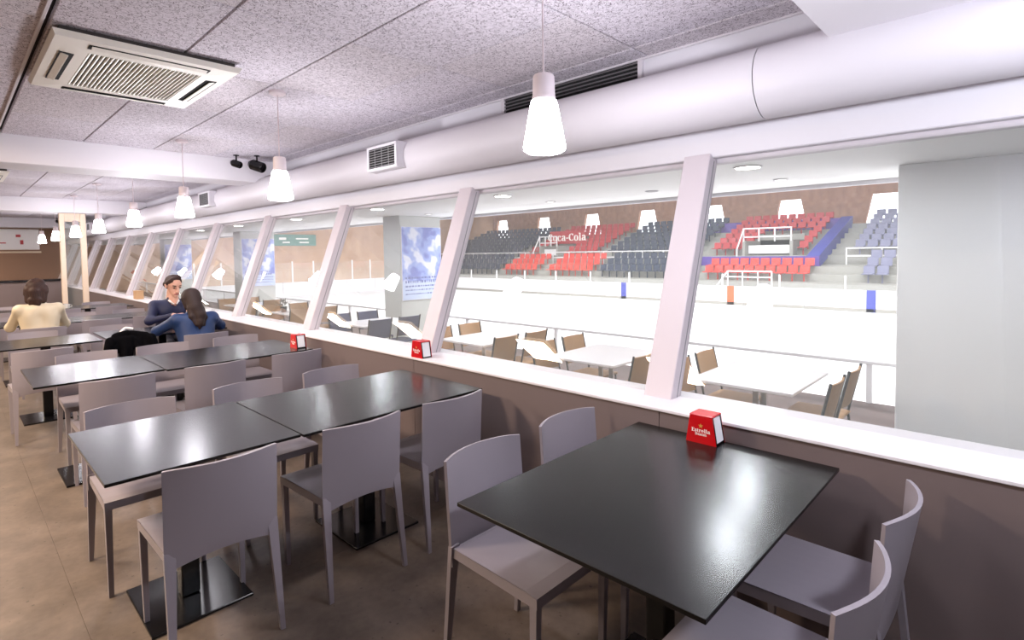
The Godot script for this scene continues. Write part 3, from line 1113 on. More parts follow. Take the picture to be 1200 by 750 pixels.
# ---------------------------------------------------------------- rink and stands
func seat_mesh() -> ArrayMesh:
	var st := S()   # shell seat facing -x
	bx(st, Vector3(-0.02, 0.40, 0), Vector3(0.38, 0.05, 0.42), 0.015)
	bx(st, Vector3(0.19, 0.56, 0), Vector3(0.05, 0.36, 0.42), 0.02, Basis(Vector3(0, 0, 1), -0.15))
	bx(st, Vector3(0.05, 0.2, 0), Vector3(0.05, 0.36, 0.05))
	return st.commit()

func tier_colour(upper: bool, z: float) -> String:
	if upper:
		if z < -28.4: return "blue"
		if z > -27.6 and z < -21.2: return "red"
		if z > -20.4 and z < -14.2: return "blue"
		if z > -13.4 and z < -8.2: return "red"
		if z > -6.6: return "slate"
		return ""
	if z < -27.4: return "blue"
	if z > -27.0 and z < -23.6: return "orange"
	if z > -22.9 and z < -19.5: return "orange"
	if z > -19.1 and z < -12.6: return "blue"
	if z > -12.2 and z < -7.3: return "orange"
	if z > -5.6: return "slate"
	return ""

func build_stands() -> void:
	# far boards and their posts
	var fb := thing("far_rink_boards", "white rink boards on the far side below the stands", "rink boards", Vector3(25.06, -1.0, 0))
	var st := S()
	for i in 19:
		var z := 13.0 - 2.5 * i
		st = S()
		slab(st, Vector3(-0.06, 0, z - 2.485), Vector3(0.06, 0.86, z), 0.006)
		obj("board", st, M.board_white, fb)
	for i in 19:
		var z := 13.0 - 2.5 * i
		st = S()
		slab(st, Vector3(-0.075, 0, z - 2.485), Vector3(-0.055, 0.14, z), 0.004)
		obj("kick_plate", st, M.kick_grey, fb)
	for e in [[-15.8, "blue_paint"], [-10.1, "orange_paint"], [-4.6, "blue_paint"]]:
		st = S()
		slab(st, Vector3(-0.075, 0.0, e[0] - 0.16), Vector3(-0.058, 0.87, e[0] + 0.16), 0.003)
		obj("line_marker", st, M[e[1]], fb)
	for i in 19:
		var z := 12.0 - 2.5 * i
		st = S()
		slab(st, Vector3(-0.02, 0.86, z - 0.03), Vector3(0.04, 1.42, z + 0.03), 0.004)
		obj("screen_post", st, M.board_white, fb)
	var eb := thing("end_rink_boards", "white rink boards with tall screen posts before the beige end wall", "rink boards", Vector3(0, -1.0, -34.0))
	for i in 8:
		st = S()
		slab(st, Vector3(8.0 + 2.2 * i, 0, -0.06), Vector3(10.185 + 2.2 * i, 0.88, 0.06), 0.006)
		obj("board", st, M.board_white, eb)
	for i in 13:
		st = S()
		slab(st, Vector3(8.2 + 1.4 * i, 0.88, -0.02), Vector3(8.28 + 1.4 * i, 2.2, 0.04), 0.004)
		obj("screen_post", st, M.board_white, eb)
	st = S()
	slab(st, Vector3(8.0, 0.88, 0.0), Vector3(25.0, 2.1, 0.012))
	obj("screen_glass", st, M.clear_glass, eb)
	var sb := thing("scoreboard", "long dark green scoreboard on the beige end wall", "scoreboard", Vector3(17.2, 2.66, -37.92))
	st = S()
	bx(st, Vector3.ZERO, Vector3(3.2, 0.8, 0.14), 0.02)
	obj("case", st, M.scoreboard_green, sb)
	for e in [[-0.85, 0.1, 0.5, 0.16], [0.55, 0.1, 0.9, 0.1], [0.7, -0.16, 0.7, 0.1], [-0.6, -0.16, 0.5, 0.1]]:
		st = S()
		bx(st, Vector3(e[0], e[1], 0.075), Vector3(e[2], e[3], 0.01))
		obj("display", st, M.pot_white, sb)
	# terraced concrete
	var sd := structure("stand_floor")
	st = S()
	slab(st, Vector3(26.2, -1.2, -38.0), Vector3(26.6, 0.0, 14.0))
	obj("front_wall", st, M.concrete, sd)
	for r in 3:
		st = S()
		slab(st, Vector3(26.6 + 0.75 * r, -1.2, -38.0), Vector3(27.35 + 0.75 * r, 0.02 + 0.34 * r, 14.0))
		obj("step", st, M.concrete, sd)
	st = S()
	slab(st, Vector3(28.85, -1.2, -38.0), Vector3(30.0, 0.75, 14.0))
	obj("walkway", st, M.concrete, sd)
	for r in 7:
		st = S()
		slab(st, Vector3(30.0 + 0.8 * r, -1.2, -38.0), Vector3(30.8 + 0.8 * r, 1.2 + 0.28 * r, 14.0))
		obj("step", st, M.concrete, sd)
	st = S()
	slab(st, Vector3(35.6, -1.2, -38.0), Vector3(37.0, 2.7, 14.0))
	obj("back_walkway", st, M.concrete, sd)
	# seats: the two tiers; the nearest ones one by one
	var sm := seat_mesh()
	var cols := {"red": M.seat_red, "orange": M.seat_orange, "blue": M.seat_blue, "slate": M.seat_slate}
	var rest := []
	var count := 0
	for r in 10:
		var upper := r >= 3
		var x := 27.05 + 0.75 * r if not upper else 30.45 + 0.8 * (r - 3)
		var y := 0.02 + 0.34 * r if not upper else 1.2 + 0.28 * (r - 3)
		var z := -4.6
		while z > -37.5:
			var c := tier_colour(upper, z)
			var gap := upper and r < 7 and ((z < -8.9 and z > -11.6) or (z < -24.0 and z > -26.6))
			if not upper and r == 2 and z > -14.3 and z < -7.0:
				gap = true
			if c and not gap:
				if count < 300 and (not upper or z > -30.0):
					var o := put("stadium_seat", sm, cols[c])
					var hue: String = {"red": "red", "orange": "orange-red", "blue": "dark blue", "slate": "slate grey"}[c]
					var row: String = ["front row of the lower tier", "middle row of the lower tier", "back row of the lower tier", "lowest row of the upper tier", "second row of the upper tier", "third row of the upper tier", "fourth row of the upper tier"][mini(r, 6)]
					tag(o, "%s plastic stadium seat in the %s" % [hue, row], "seat", "%s seats, %s" % [hue, row])
					o.position = Vector3(x, y, z)
					count += 1
				else:
					rest.append([Vector3(x, y, z), cols[c].albedo_color])
			z -= 0.5
	var mm := MultiMesh.new()
	mm.transform_format = MultiMesh.TRANSFORM_3D
	mm.use_colors = true
	mm.mesh = sm
	mm.instance_count = rest.size()
	for i in rest.size():
		mm.set_instance_transform(i, Transform3D(Basis(), rest[i][0]))
		mm.set_instance_color(i, rest[i][1].srgb_to_linear())
	var mi := MultiMeshInstance3D.new()
	mi.name = "stadium_seating"
	mi.multimesh = mm
	mi.material_override = M.seat_tinted
	add_child(mi, true)
	mi.set_meta("kind", "stuff")
	tag(mi, "rows of blue and red plastic seats high in the upper tier", "seats")
	# rail between the tiers
	for e in [[-38.0, -26.4], [-24.2, -13.9], [-6.4, 12.0]]:
		var rl := thing("stand_railing", ["white railing before the dark blue upper block at the left end", "white railing before the red and blue upper blocks", "white railing before the slate grey upper block"][int(e[0] > -30) + int(e[0] > -10)], "railing", Vector3(29.3, 0.75, 0))
		for y in [0.42, 0.78]:
			st = S()
			slab(st, Vector3(-0.03, y - 0.03, e[0]), Vector3(0.03, y + 0.03, e[1]), 0.004)
			obj("rail", st, M.board_white, rl)
		var z: float = e[0]
		while z < e[1]:
			st = S()
			slab(st, Vector3(-0.025, 0, z - 0.025), Vector3(0.025, 0.8, z + 0.025), 0.003)
			obj("baluster", st, M.board_white, rl)
			z += 1.4
	# sign with script lettering over the red seats
	var sg := thing("sign_board", "red board with white script lettering among the red upper seats", "sign", Vector3(32.2, 2.62, -25.25))
	st = S()
	bx(st, Vector3.ZERO, Vector3(0.06, 0.95, 3.2), 0.01)
	obj("board", st, M.seat_red, sg)
	var tm := text_mesh("Coca-Cola", 0.95, 0.02, "Droid Serif", 700, true)
	tm.pixel_size = 0.0115
	var lt := put("lettering", tm, M.white_print, sg)
	lt.position = Vector3(-0.042, 0, 0)
	lt.rotation.y = -PI / 2
	# stair entrances that open in the upper blocks
	for e in [[-10.25, 1.2, "concrete stair entrance with white rails between red upper seats"], [-25.3, 0.8, "stair entrance below the white script lettering"]]:
		var v := thing("stair_entrance", e[2], "stairway", Vector3(31.0, 0.75, e[0]))
		var hw: float = e[1]
		st = S()
		for s in [-1, 1]:
			slab(st, Vector3(-0.9, 0, s * hw - 0.08), Vector3(1.6, 1.25, s * hw + 0.08), 0.01)
		slab(st, Vector3(1.4, 0, -hw), Vector3(1.6, 1.6, hw), 0.01)
		obj("wall", st, M.concrete, v)
		st = S()
		slab(st, Vector3(-0.5, 0.55, -hw + 0.1), Vector3(-0.42, 1.0, hw - 0.1), 0.01)
		obj("panel", st, M.board_white, v)
		st = S()
		for y in [1.45, 1.9]:
			slab(st, Vector3(-0.93, y - 0.03, -hw - 0.04), Vector3(-0.87, y + 0.03, hw + 0.04))
		for z in [-hw, -hw * 0.33, hw * 0.33, hw]:
			slab(st, Vector3(-0.93, 1.2, z - 0.03), Vector3(-0.87, 1.9, z + 0.03))
		tube(st, [Vector3(-0.9, 1.9, -hw), Vector3(-1.45, 0.8, -hw - 0.15), Vector3(-1.45, 0.1, -hw - 0.15)], 0.04, 6)
		obj("railing", st, M.board_white, v)
	var ls := thing("lower_stair_railing", "white pipe railing round the steps before the lower tier", "railing", Vector3(25.9, -0.1, -9.7))
	st = S()
	tube(st, [Vector3(0, -0.3, -1.6), Vector3(0, 0.62, -0.9), Vector3(0, 0.62, 1.1), Vector3(0, -0.3, 1.1)], 0.035, 6)
	tube(st, [Vector3(0, 0.35, -1.0), Vector3(0, 0.35, 1.1)], 0.03, 6)
	for z in [-0.9, -0.2, 0.5]:
		tube(st, [Vector3(0, -0.3, z), Vector3(0, 0.62, z)], 0.03, 6)
	obj("pipe", st, M.board_white, ls)
	var pb := thing("purple_fascia", "purple painted fascia framing the red upper block", "fascia", Vector3.ZERO)
	st = S()
	slab(st, Vector3(28.40, 0.70, -13.9), Vector3(28.50, 1.18, -7.3), 0.01)
	obj("front_band", st, M.purple_paint, pb)
	st = S()
	slab(st, Vector3(34.72, 2.60, -15.4), Vector3(34.80, 3.22, -7.9), 0.01)
	obj("top_band", st, M.purple_paint, pb)
	st = S()
	hexa(st, [Vector3(28.5, 0.6, -7.9), Vector3(28.5, 1.18, -7.9), Vector3(35.0, 3.3, -7.9), Vector3(35.0, 2.6, -7.9)], [Vector3(28.5, 0.6, -7.35), Vector3(28.5, 1.18, -7.35), Vector3(35.0, 3.3, -7.35), Vector3(35.0, 2.6, -7.35)])
	obj("stair_band", st, M.blue_paint, pb)
	for i in 6:
		for x in [12.0, 21.0]:
			var g := thing("arena_floodlight", "flat white floodlight panel under the arena roof, over the " + ("terrace side" if x < 15.0 else "stand side") + " of the ice", "lamp", Vector3(x, 9.2, -23.0 + 5.8 * i), 0.0, "arena floodlights")
			st = S()
			slab(st, Vector3(-1.5, -0.06, -0.6), Vector3(1.5, 0.0, 0.6), 0.01)
			obj("lamp_panel", st, M.arena_lamp_glow, g)
			area(Vector3(0, -0.1, 0), Vector2(3.0, 1.2), ARENA, Color(1.0, 1.0, 1.0), g)

# ---------------------------------------------------------------- people: distance field of capsules, meshed as surface nets
func nets(st: SurfaceTool, prims: Array, h: float, k: float, base: int) -> int:
	# prim: [a, b, ra, rb, colour]; returns the number of vertices added
	var lo := Vector3(99, 99, 99)
	var hi := -lo
	for p in prims:
		var r: float = maxf(p[2], p[3]) + k + 2.0 * h
		for e in [p[0], p[1]]:
			lo = lo.min(e - Vector3.ONE * r)
			hi = hi.max(e + Vector3.ONE * r)
	var nx := int((hi.x - lo.x) / h) + 2
	var ny := int((hi.y - lo.y) / h) + 2
	var nz := int((hi.z - lo.z) / h) + 2
	var F := PackedFloat32Array()
	F.resize(nx * ny * nz)
	F.fill(0.2)
	var best := PackedFloat32Array()
	best.resize(nx * ny * nz)
	best.fill(9.0)
	var who := PackedInt32Array()
	who.resize(nx * ny * nz)
	for pi in prims.size():
		var p: Array = prims[pi]
		var a: Vector3 = p[0]
		var b: Vector3 = p[1]
		var ra: float = p[2]
		var rb: float = p[3]
		var r := maxf(ra, rb) + k + 1.5 * h
		var l := (a.min(b) - Vector3.ONE * r - lo) / h
		var u := (a.max(b) + Vector3.ONE * r - lo) / h
		var ab := b - a
		var ll := maxf(ab.length_squared(), 1e-9)
		for z in range(maxi(0, int(l.z)), mini(nz - 1, int(u.z) + 1) + 1):
			for y in range(maxi(0, int(l.y)), mini(ny - 1, int(u.y) + 1) + 1):
				for x in range(maxi(0, int(l.x)), mini(nx - 1, int(u.x) + 1) + 1):
					var q := lo + Vector3(x, y, z) * h
					var t := clampf((q - a).dot(ab) / ll, 0.0, 1.0)
					var d := q.distance_to(a + ab * t) - lerpf(ra, rb, t)
					var i := (z * ny + y) * nx + x
					if d < best[i]:
						best[i] = d
						who[i] = pi
					var f := F[i]
					var m := maxf(k - absf(f - d), 0.0) / k
					F[i] = minf(f, d) - m * m * k * 0.25
	var vid := {}
	var nv := base
	st.set_smooth_group(0)
	for z in nz - 1:
		for y in ny - 1:
			for x in nx - 1:
				var i0 := (z * ny + y) * nx + x
				var f0 := F[i0]
				var ids := [i0, i0 + 1, i0 + nx, i0 + nx + 1, i0 + nx * ny, i0 + nx * ny + 1, i0 + nx * ny + nx, i0 + nx * ny + nx + 1]
				if f0 > 0.15:
					continue
				var inside := 0
				for c in 8:
					if F[ids[c]] < 0.0: inside += 1
				if inside == 0 or inside == 8:
					continue
				var sum := Vector3.ZERO
				var n := 0
				for e in [[0, 1], [2, 3], [4, 5], [6, 7], [0, 2], [1, 3], [4, 6], [5, 7], [0, 4], [1, 5], [2, 6], [3, 7]]:
					var fa := F[ids[e[0]]]
					var fb := F[ids[e[1]]]
					if (fa < 0.0) != (fb < 0.0):
						var t := fa / (fa - fb)
						var pa := Vector3(e[0] & 1, (e[0] >> 1) & 1, e[0] >> 2)
						var pb := Vector3(e[1] & 1, (e[1] >> 1) & 1, e[1] >> 2)
						sum += pa.lerp(pb, t)
						n += 1
				var v := lo + (Vector3(x, y, z) + sum / n) * h
				var col: Color = prims[who[i0]][4]
				var bd := 9.0
				for c in 8:
					if best[ids[c]] < bd:
						bd = best[ids[c]]
						col = prims[who[ids[c]]][4]
				st.set_color(col.srgb_to_linear())
				st.add_vertex(v)
				vid[i0] = nv
				nv += 1
	var sx := 1
	var sy := nx
	var sz := nx * ny
	for i0 in vid:
		var f0 := F[i0]
		for ax in [[sx, sy, sz], [sy, sz, sx], [sz, sx, sy]]:
			if (f0 < 0.0) == (F[i0 + ax[0]] < 0.0):
				continue
			var b: int = i0 - ax[1]
			var c: int = i0 - ax[1] - ax[2]
			var d: int = i0 - ax[2]
			if not (vid.has(b) and vid.has(c) and vid.has(d)):
				continue
			var q := [vid[i0], vid[b], vid[c], vid[d]]
			if f0 < 0.0:
				q.reverse()
			for o in [0, 1, 2, 0, 2, 3]:
				st.add_index(q[o])
	return nv

func finish(st: SurfaceTool) -> ArrayMesh:
	st.generate_normals()
	return st.commit()

func hand_prims(wrist: Vector3, dir: Vector3, palm_n: Vector3, thumb_side: float, skin: Color, curl := 0.5) -> Array:
	var P := []
	var side := dir.cross(palm_n).normalized()
	for k in 4:
		var s := (k - 1.5) * 0.021
		var k0 := wrist + dir * 0.02 + side * s * 0.6
		var k1 := wrist + dir * (0.086 - absf(k - 1.2) * 0.004) + side * s
		P.append([k0, k1, 0.014, 0.011, skin])
		var fl: float = [0.068, 0.078, 0.072, 0.056][k if thumb_side < 0 else 3 - k]
		var d1 := (dir * cos(curl * 0.6) + palm_n * sin(curl * 0.6)).normalized()
		var d2 := (dir * cos(curl * 1.7) + palm_n * sin(curl * 1.7)).normalized()
		var m := k1 + d1 * fl * 0.52
		P.append([k1, m, 0.0095, 0.0088, skin])
		P.append([m, m + d2 * fl * 0.48, 0.0088, 0.0075, skin])
	var t0 := wrist + dir * 0.03 + side * thumb_side * 0.02
	var t1 := t0 + (dir * 0.6 + side * thumb_side * 0.8 + palm_n * 0.25).normalized() * 0.04
	P.append([t0, t1, 0.014, 0.011, skin])
	P.append([t1, t1 + (dir + side * thumb_side * 0.35 + palm_n * 0.3).normalized() * 0.032, 0.0105, 0.0085, skin])
	return P

func person(label: String, at: Vector3, turn: float, J: Dictionary) -> Node3D:
	# J: joints in local space (faces +z, origin on the floor under the hips)
	var skin: Color = J.skin
	var top: Color = J.top
	var leg: Color = J.legs
	var t := thing("person", label, "person", at, turn)
	var st := S()
	var hip: Vector3 = J.hip
	var ch: Vector3 = J.chest
	var nk: Vector3 = J.neck
	var hd: Vector3 = J.head
	var P := []
	for s in [-1, 1]:
		P.append([hip + Vector3(s * 0.07, 0, 0), hip.lerp(ch, 0.45) + Vector3(s * 0.055, 0, 0), 0.125, 0.105, top])
		P.append([hip.lerp(ch, 0.45) + Vector3(s * 0.055, 0, 0), ch + Vector3(s * 0.075, 0, 0), 0.105, 0.115, top])
		var sh: Vector3 = ch + Vector3(s * J.wide, 0.085, 0.0)
		P.append([ch + Vector3(s * 0.06, 0.06, 0), sh, 0.10, 0.064, top])
		var el: Vector3 = J.elbow_l if s < 0 else J.elbow_r
		var wr: Vector3 = J.wrist_l if s < 0 else J.wrist_r
		P.append([sh, el, 0.060, 0.046, top])
		P.append([el, el.lerp(wr, 0.86), 0.046, 0.033, top])
		P.append([el.lerp(wr, 0.86), wr, 0.027, 0.025, skin])
		var kn := Vector3(s * 0.11, 0.50, hip.z + 0.43)
		P.append([hip + Vector3(s * 0.09, -0.02, 0.0), kn, 0.095, 0.062, leg])
		P.append([kn, Vector3(s * 0.10, 0.10, hip.z + 0.40), 0.058, 0.040, leg])
		P.append([Vector3(s * 0.10, 0.045, hip.z + 0.38), Vector3(s * 0.11, 0.035, hip.z + 0.56), 0.042, 0.034, Color8(40, 34, 34)])
	P.append([ch + Vector3(0, 0.06, 0), nk, 0.09, 0.058, top])
	P.append([nk - Vector3(0, 0.01, 0), hd + Vector3(0, -0.03, -0.015), 0.052, 0.052, skin])
	if J.has("collar"):   # open neckline
		P.append([nk + Vector3(0, -0.01, 0.03), nk + Vector3(0, -0.060, 0.088), 0.046, 0.014, skin])
	var n := nets(st, P, 0.013, 0.035, 0)
	# head with a grid of its own
	var look: Vector3 = (J.look as Vector3).normalized()
	var rt := Vector3.UP.cross(look).normalized()
	var up := look.cross(rt)
	var hs: float = J.get("scale", 1.0)
	var hf := func(x: float, y: float, z: float) -> Vector3: return hd + (rt * x + up * y + look * z) * hs
	var dark := Color8(58, 40, 36)
	var H := [
		[hf.call(0, 0.045, -0.03), hf.call(0, 0.05, 0.015), 0.078, 0.074, skin],
		[hf.call(0, 0.0, 0.01), hf.call(0, -0.055, 0.045), 0.066, 0.042, skin],
		[hf.call(0, -0.085, 0.058), hf.call(0, -0.08, 0.05), 0.024, 0.03, skin],
		[hf.call(0, 0.018, 0.086), hf.call(0, -0.022, 0.103), 0.009, 0.014, skin],
		[hf.call(-0.014, -0.025, 0.094), hf.call(0.014, -0.025, 0.094), 0.009, 0.009, skin],
		[hf.call(-0.02, -0.054, 0.083), hf.call(0.02, -0.054, 0.083), 0.007, 0.007, Color8(176, 104, 96)],
		[hf.call(0, -0.04, -0.02), hf.call(0, -0.14, -0.02), 0.056, 0.054, skin]]
	for s in [-1, 1]:
		H.append([hf.call(s * 0.078, 0.0, -0.005), hf.call(s * 0.08, 0.03, -0.012), 0.010, 0.014, skin])
		H.append([hf.call(s * 0.031, 0.016, 0.0755), hf.call(s * 0.035, 0.016, 0.0755), 0.0075, 0.0075, dark])
		H.append([hf.call(s * 0.020, 0.040, 0.081), hf.call(s * 0.045, 0.042, 0.071), 0.0045, 0.004, dark])
	n = nets(st, H, 0.0048, 0.010, n)
	for s in [-1, 1]:
		var el: Vector3 = J.elbow_l if s < 0 else J.elbow_r
		var wr: Vector3 = J.wrist_l if s < 0 else J.wrist_r
		var dir := (wr - el).normalized()
		var pn := (Vector3.DOWN - dir * Vector3.DOWN.dot(dir)).normalized()
		n = nets(st, hand_prims(wr - dir * 0.012, dir, pn, -s * 1.0, skin, 0.6), 0.0042, 0.006, n)
	put("body", finish(st), M.skin, t)
	# hair
	var st2 := S()
	var HP := []
	for e in J.hair:
		HP.append([hf.call(e[0].x, e[0].y, e[0].z), hf.call(e[1].x, e[1].y, e[1].z), e[2], e[3], Color.WHITE])
	nets(st2, HP, 0.0065, 0.016, 0)
	put("hair", finish(st2), M[J.hair_mat], t)
	if J.has("collar"):
		var st3 := S()
		var C := []
		for e in [-1, 1]:   # two short wings of a shirt collar
			C.append([nk + Vector3(e * 0.058, 0.0, -0.01), nk + Vector3(e * 0.046, -0.03, 0.062), 0.013, 0.011, J.collar])
			C.append([nk + Vector3(e * 0.046, -0.03, 0.062), nk + Vector3(e * 0.016, -0.062, 0.104), 0.011, 0.007, J.collar])
		nets(st3, C, 0.006, 0.008, 0)
		put("collar", finish(st3), M.napkin_paper, t)
	return t

func build_people() -> void:
	person("man in a navy sweater facing a woman in blue across the table", Vector3(1.95, 0, -7.86), 0.0, {
		"skin": Color8(222, 172, 150), "top": Color8(27, 33, 68), "legs": Color8(50, 50, 62), "hip": Vector3(0, 0.565, -0.06), "chest": Vector3(0, 0.88, 0.06), "neck": Vector3(0, 1.045, 0.10), "head": Vector3(0.0, 1.185, 0.15), "scale": 1.1, "wide": 0.19,
		"elbow_r": Vector3(0.27, 0.80, 0.26), "wrist_r": Vector3(0.10, 0.80, 0.46), "elbow_l": Vector3(-0.29, 0.80, 0.24), "wrist_l": Vector3(-0.06, 0.86, 0.40), "look": Vector3(0.22, -0.28, 1.0), "collar": Color.WHITE,
		"hair_mat": "hair_brown", "hair": [[Vector3(0, 0.062, -0.040), Vector3(0, 0.072, -0.006), 0.080, 0.069], [Vector3(-0.034, 0.108, 0.030), Vector3(0.028, 0.120, 0.034), 0.022, 0.027], [Vector3(-0.01, 0.122, -0.01), Vector3(0.02, 0.128, 0.02), 0.030, 0.027], [Vector3(-0.062, 0.05, -0.03), Vector3(-0.054, 0.088, 0.022), 0.021, 0.018], [Vector3(0.062, 0.05, -0.03), Vector3(0.054, 0.088, 0.022), 0.021, 0.018], [Vector3(-0.070, 0.012, -0.03), Vector3(-0.066, 0.06, 0.004), 0.017, 0.020], [Vector3(0.070, 0.012, -0.03), Vector3(0.066, 0.06, 0.004), 0.017, 0.020], [Vector3(-0.045, 0.082, 0.046), Vector3(-0.058, 0.06, 0.03), 0.014, 0.012], [Vector3(0.045, 0.082, 0.046), Vector3(0.058, 0.06, 0.03), 0.014, 0.012], [Vector3(-0.045, 0.02, -0.07), Vector3(0.045, 0.02, -0.07), 0.038, 0.038], [Vector3(0, -0.03, -0.075), Vector3(0, 0.03, -0.085), 0.034, 0.040]]})
	person("woman in a blue top with long dark hair, facing the man", Vector3(1.80, 0, -6.34), PI, {
		"skin": Color8(226, 180, 160), "top": Color8(27, 52, 96), "legs": Color8(40, 42, 60), "hip": Vector3(0, 0.555, -0.06), "chest": Vector3(0, 0.82, 0.05), "neck": Vector3(0, 0.955, 0.10), "head": Vector3(0.0, 1.085, 0.15), "wide": 0.165,
		"elbow_r": Vector3(0.30, 0.79, 0.26), "wrist_r": Vector3(0.13, 0.82, 0.46), "elbow_l": Vector3(-0.31, 0.79, 0.24), "wrist_l": Vector3(-0.12, 0.82, 0.46), "look": Vector3(0.1, -0.2, 1.0),
		"hair_mat": "hair_dark", "hair": [[Vector3(0, 0.055, -0.03), Vector3(0, 0.062, 0.015), 0.086, 0.080], [Vector3(0, 0.02, -0.06), Vector3(0.01, -0.09, -0.11), 0.076, 0.072], [Vector3(0.012, -0.09, -0.115), Vector3(-0.012, -0.17, -0.145), 0.066, 0.058], [Vector3(-0.012, -0.17, -0.145), Vector3(0.004, -0.26, -0.165), 0.056, 0.034], [Vector3(-0.045, -0.10, -0.11), Vector3(-0.058, -0.2, -0.14), 0.036, 0.026], [Vector3(-0.058, -0.2, -0.14), Vector3(-0.036, -0.28, -0.16), 0.028, 0.014], [Vector3(0.055, -0.09, -0.11), Vector3(0.066, -0.18, -0.14), 0.034, 0.028], [Vector3(0.066, -0.18, -0.14), Vector3(0.04, -0.27, -0.16), 0.028, 0.014], [Vector3(-0.066, 0.03, -0.02), Vector3(-0.06, -0.07, -0.04), 0.036, 0.026], [Vector3(0.066, 0.03, -0.02), Vector3(0.06, -0.07, -0.04), 0.036, 0.026], [Vector3(0.0, -0.24, -0.165), Vector3(0.014, -0.31, -0.165), 0.03, 0.010]]})
	person("woman in a cream sweater seen from behind at a small table", Vector3(0.735, 0, -8.38), PI, {
		"skin": Color8(222, 176, 156), "top": Color8(212, 198, 172), "legs": Color8(70, 62, 62), "hip": Vector3(0, 0.565, -0.06), "chest": Vector3(0, 0.89, -0.02), "neck": Vector3(0, 1.025, 0.02), "head": Vector3(0.0, 1.175, 0.05), "wide": 0.165,
		"elbow_r": Vector3(0.245, 0.77, 0.18), "wrist_r": Vector3(0.17, 0.80, 0.44), "elbow_l": Vector3(-0.25, 0.77, 0.16), "wrist_l": Vector3(-0.17, 0.80, 0.42), "look": Vector3(-0.35, -0.12, 1.0),
		"hair_mat": "hair_brown", "hair": [[Vector3(0, 0.055, -0.035), Vector3(0, 0.062, 0.015), 0.090, 0.080], [Vector3(-0.055, 0.02, -0.05), Vector3(-0.06, -0.10, -0.06), 0.054, 0.040], [Vector3(0.055, 0.02, -0.05), Vector3(0.064, -0.10, -0.055), 0.054, 0.040], [Vector3(0, 0.0, -0.085), Vector3(-0.01, -0.13, -0.09), 0.060, 0.040], [Vector3(-0.03, -0.10, -0.10), Vector3(-0.036, -0.16, -0.10), 0.034, 0.016], [Vector3(0.03, -0.10, -0.10), Vector3(0.04, -0.15, -0.10), 0.034, 0.018], [Vector3(-0.05, 0.115, -0.06), Vector3(0.0, 0.13, -0.04), 0.028, 0.034], [Vector3(0.03, 0.12, -0.07), Vector3(0.06, 0.09, -0.06), 0.032, 0.030], [Vector3(-0.085, 0.06, -0.05), Vector3(-0.09, 0.0, -0.06), 0.022, 0.026], [Vector3(0.088, 0.05, -0.05), Vector3(0.092, -0.02, -0.05), 0.022, 0.026]]})
	# coat over the chair beside the woman in blue
	var c := thing("coat", "black coat draped over a grey chair beside the woman in blue", "coat", Vector3(1.17, 0, -6.085))
	var st := S()
	var P := []
	for k in 9:   # hanging folds of unequal length over both sides of the backrest
		var x := -0.16 + 0.04 * k
		var out := 0.03 if k % 2 else 0.0
		P.append([Vector3(x, 0.795 + rng.randf_range(-0.01, 0.02), 0.01), Vector3(x + rng.randf_range(-0.03, 0.03), 0.60, 0.05 + out), 0.026, 0.022, Color.WHITE])
		P.append([Vector3(x, 0.60, 0.05 + out), Vector3(x + rng.randf_range(-0.04, 0.04), rng.randf_range(0.36, 0.47), 0.07 + out), 0.022, 0.024, Color.WHITE])
		P.append([Vector3(x, 0.80, 0.0), Vector3(x, 0.60 + rng.randf_range(-0.06, 0.05), -0.09), 0.028, 0.024, Color.WHITE])
	P.append([Vector3(-0.11, 0.835, -0.02), Vector3(-0.02, 0.86, -0.02), 0.034, 0.026, Color.WHITE])
	P.append([Vector3(0.02, 0.85, -0.02), Vector3(0.12, 0.82, 0.0), 0.03, 0.036, Color.WHITE])
	P.append([Vector3(0.16, 0.80, 0.03), Vector3(0.205, 0.60, 0.07), 0.040, 0.036, Color.WHITE])
	P.append([Vector3(0.205, 0.60, 0.07), Vector3(0.18, 0.38, 0.10), 0.036, 0.030, Color.WHITE])
	P.append([Vector3(-0.16, 0.80, 0.03), Vector3(-0.21, 0.58, 0.06), 0.040, 0.034, Color.WHITE])
	P.append([Vector3(-0.21, 0.58, 0.06), Vector3(-0.17, 0.42, 0.10), 0.034, 0.028, Color.WHITE])
	nets(st, P, 0.0095, 0.014, 0)
	put("cloth", finish(st), M.coat_black, c)
	st = S()
	tube(st, [Vector3(-0.07, 0.87, -0.03), Vector3(-0.03, 0.905, -0.04), Vector3(0.03, 0.89, -0.035)], 0.012, 8)
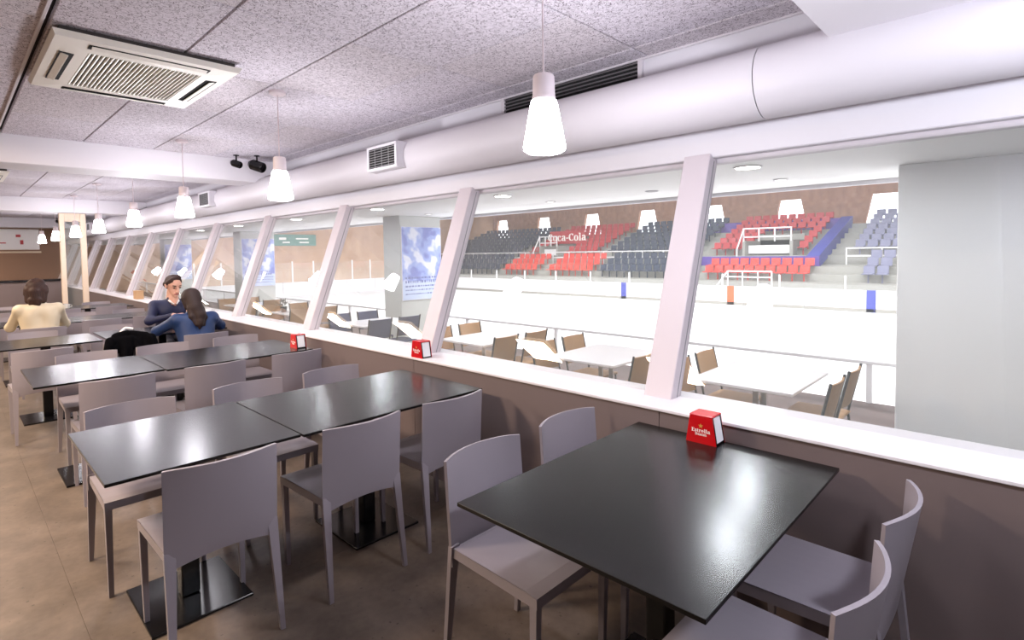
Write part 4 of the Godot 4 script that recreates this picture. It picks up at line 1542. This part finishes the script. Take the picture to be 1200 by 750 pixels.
	obj("lining", st, M.napkin_paper, c)

# ---------------------------------------------------------------- lights out of frame
func build_side_lamps() -> void:
	for z in [-3.3, -5.6, -9.0, -12.0, -16.6, -21.8]:
		var l := thing("ceiling_panel_lamp", "warm square panel lamp on the ceiling away from the windows", "lamp", Vector3(-0.95, 2.70, z), 0.0, "warm ceiling panel lamps")
		var st := S()
		slab(st, Vector3(-0.3, -0.04, -0.3), Vector3(0.3, 0.0, 0.3), 0.008)
		obj("lamp_diffuser", st, M.warm_glow, l)
		area(Vector3(0, -0.06, 0), Vector2(0.58, 0.58), SIDE, Color(1.0, 0.90, 0.80), l)

const ARENA := 75.0
const SIDE := 16.5

func _ready() -> void:
	rng.seed = 20240
	var cam := Camera3D.new()
	cam.name = "camera"
	cam.projection = Camera3D.PROJECTION_FRUSTUM
	cam.near = 0.05
	cam.far = 200.0
	cam.size = 2.0 * 0.05 * 375.0 / 638.07
	cam.frustum_offset = Vector2(0.0, -0.05 * 52.4 / 638.07)
	cam.position = Vector3(0, 1.555, 0)
	cam.basis = Basis.from_euler(Vector3(deg_to_rad(-2.39), deg_to_rad(-46.11), deg_to_rad(-0.85)))
	add_child(cam)
	cam.current = true
	var we := WorldEnvironment.new()
	we.name = "environment"
	var env := Environment.new()
	env.background_mode = Environment.BG_COLOR
	env.background_color = Color8(244, 246, 252)
	env.background_energy_multiplier = 4.0
	env.tonemap_mode = Environment.TONE_MAPPER_LINEAR
	env.tonemap_exposure = 0.79
	env.sdfgi_enabled = true
	env.ssao_enabled = true
	env.ssil_enabled = true
	we.environment = env
	add_child(we)
	materials()
	var wg := mat("warm_glow", Color8(255, 246, 232), 0.5)
	wg.emission_enabled = true
	wg.emission = Color(1.0, 0.88, 0.74)
	wg.emission_energy_multiplier = 2.5
	build_floor()
	build_ceiling()
	build_window_wall()
	build_room_shell()
	build_arena_shell()
	build_duct()
	build_lamps()
	build_side_lamps()
	build_ac()
	build_spotlights()
	build_dining()
	build_far_end()
	build_terrace()
	build_stands()
	build_people()
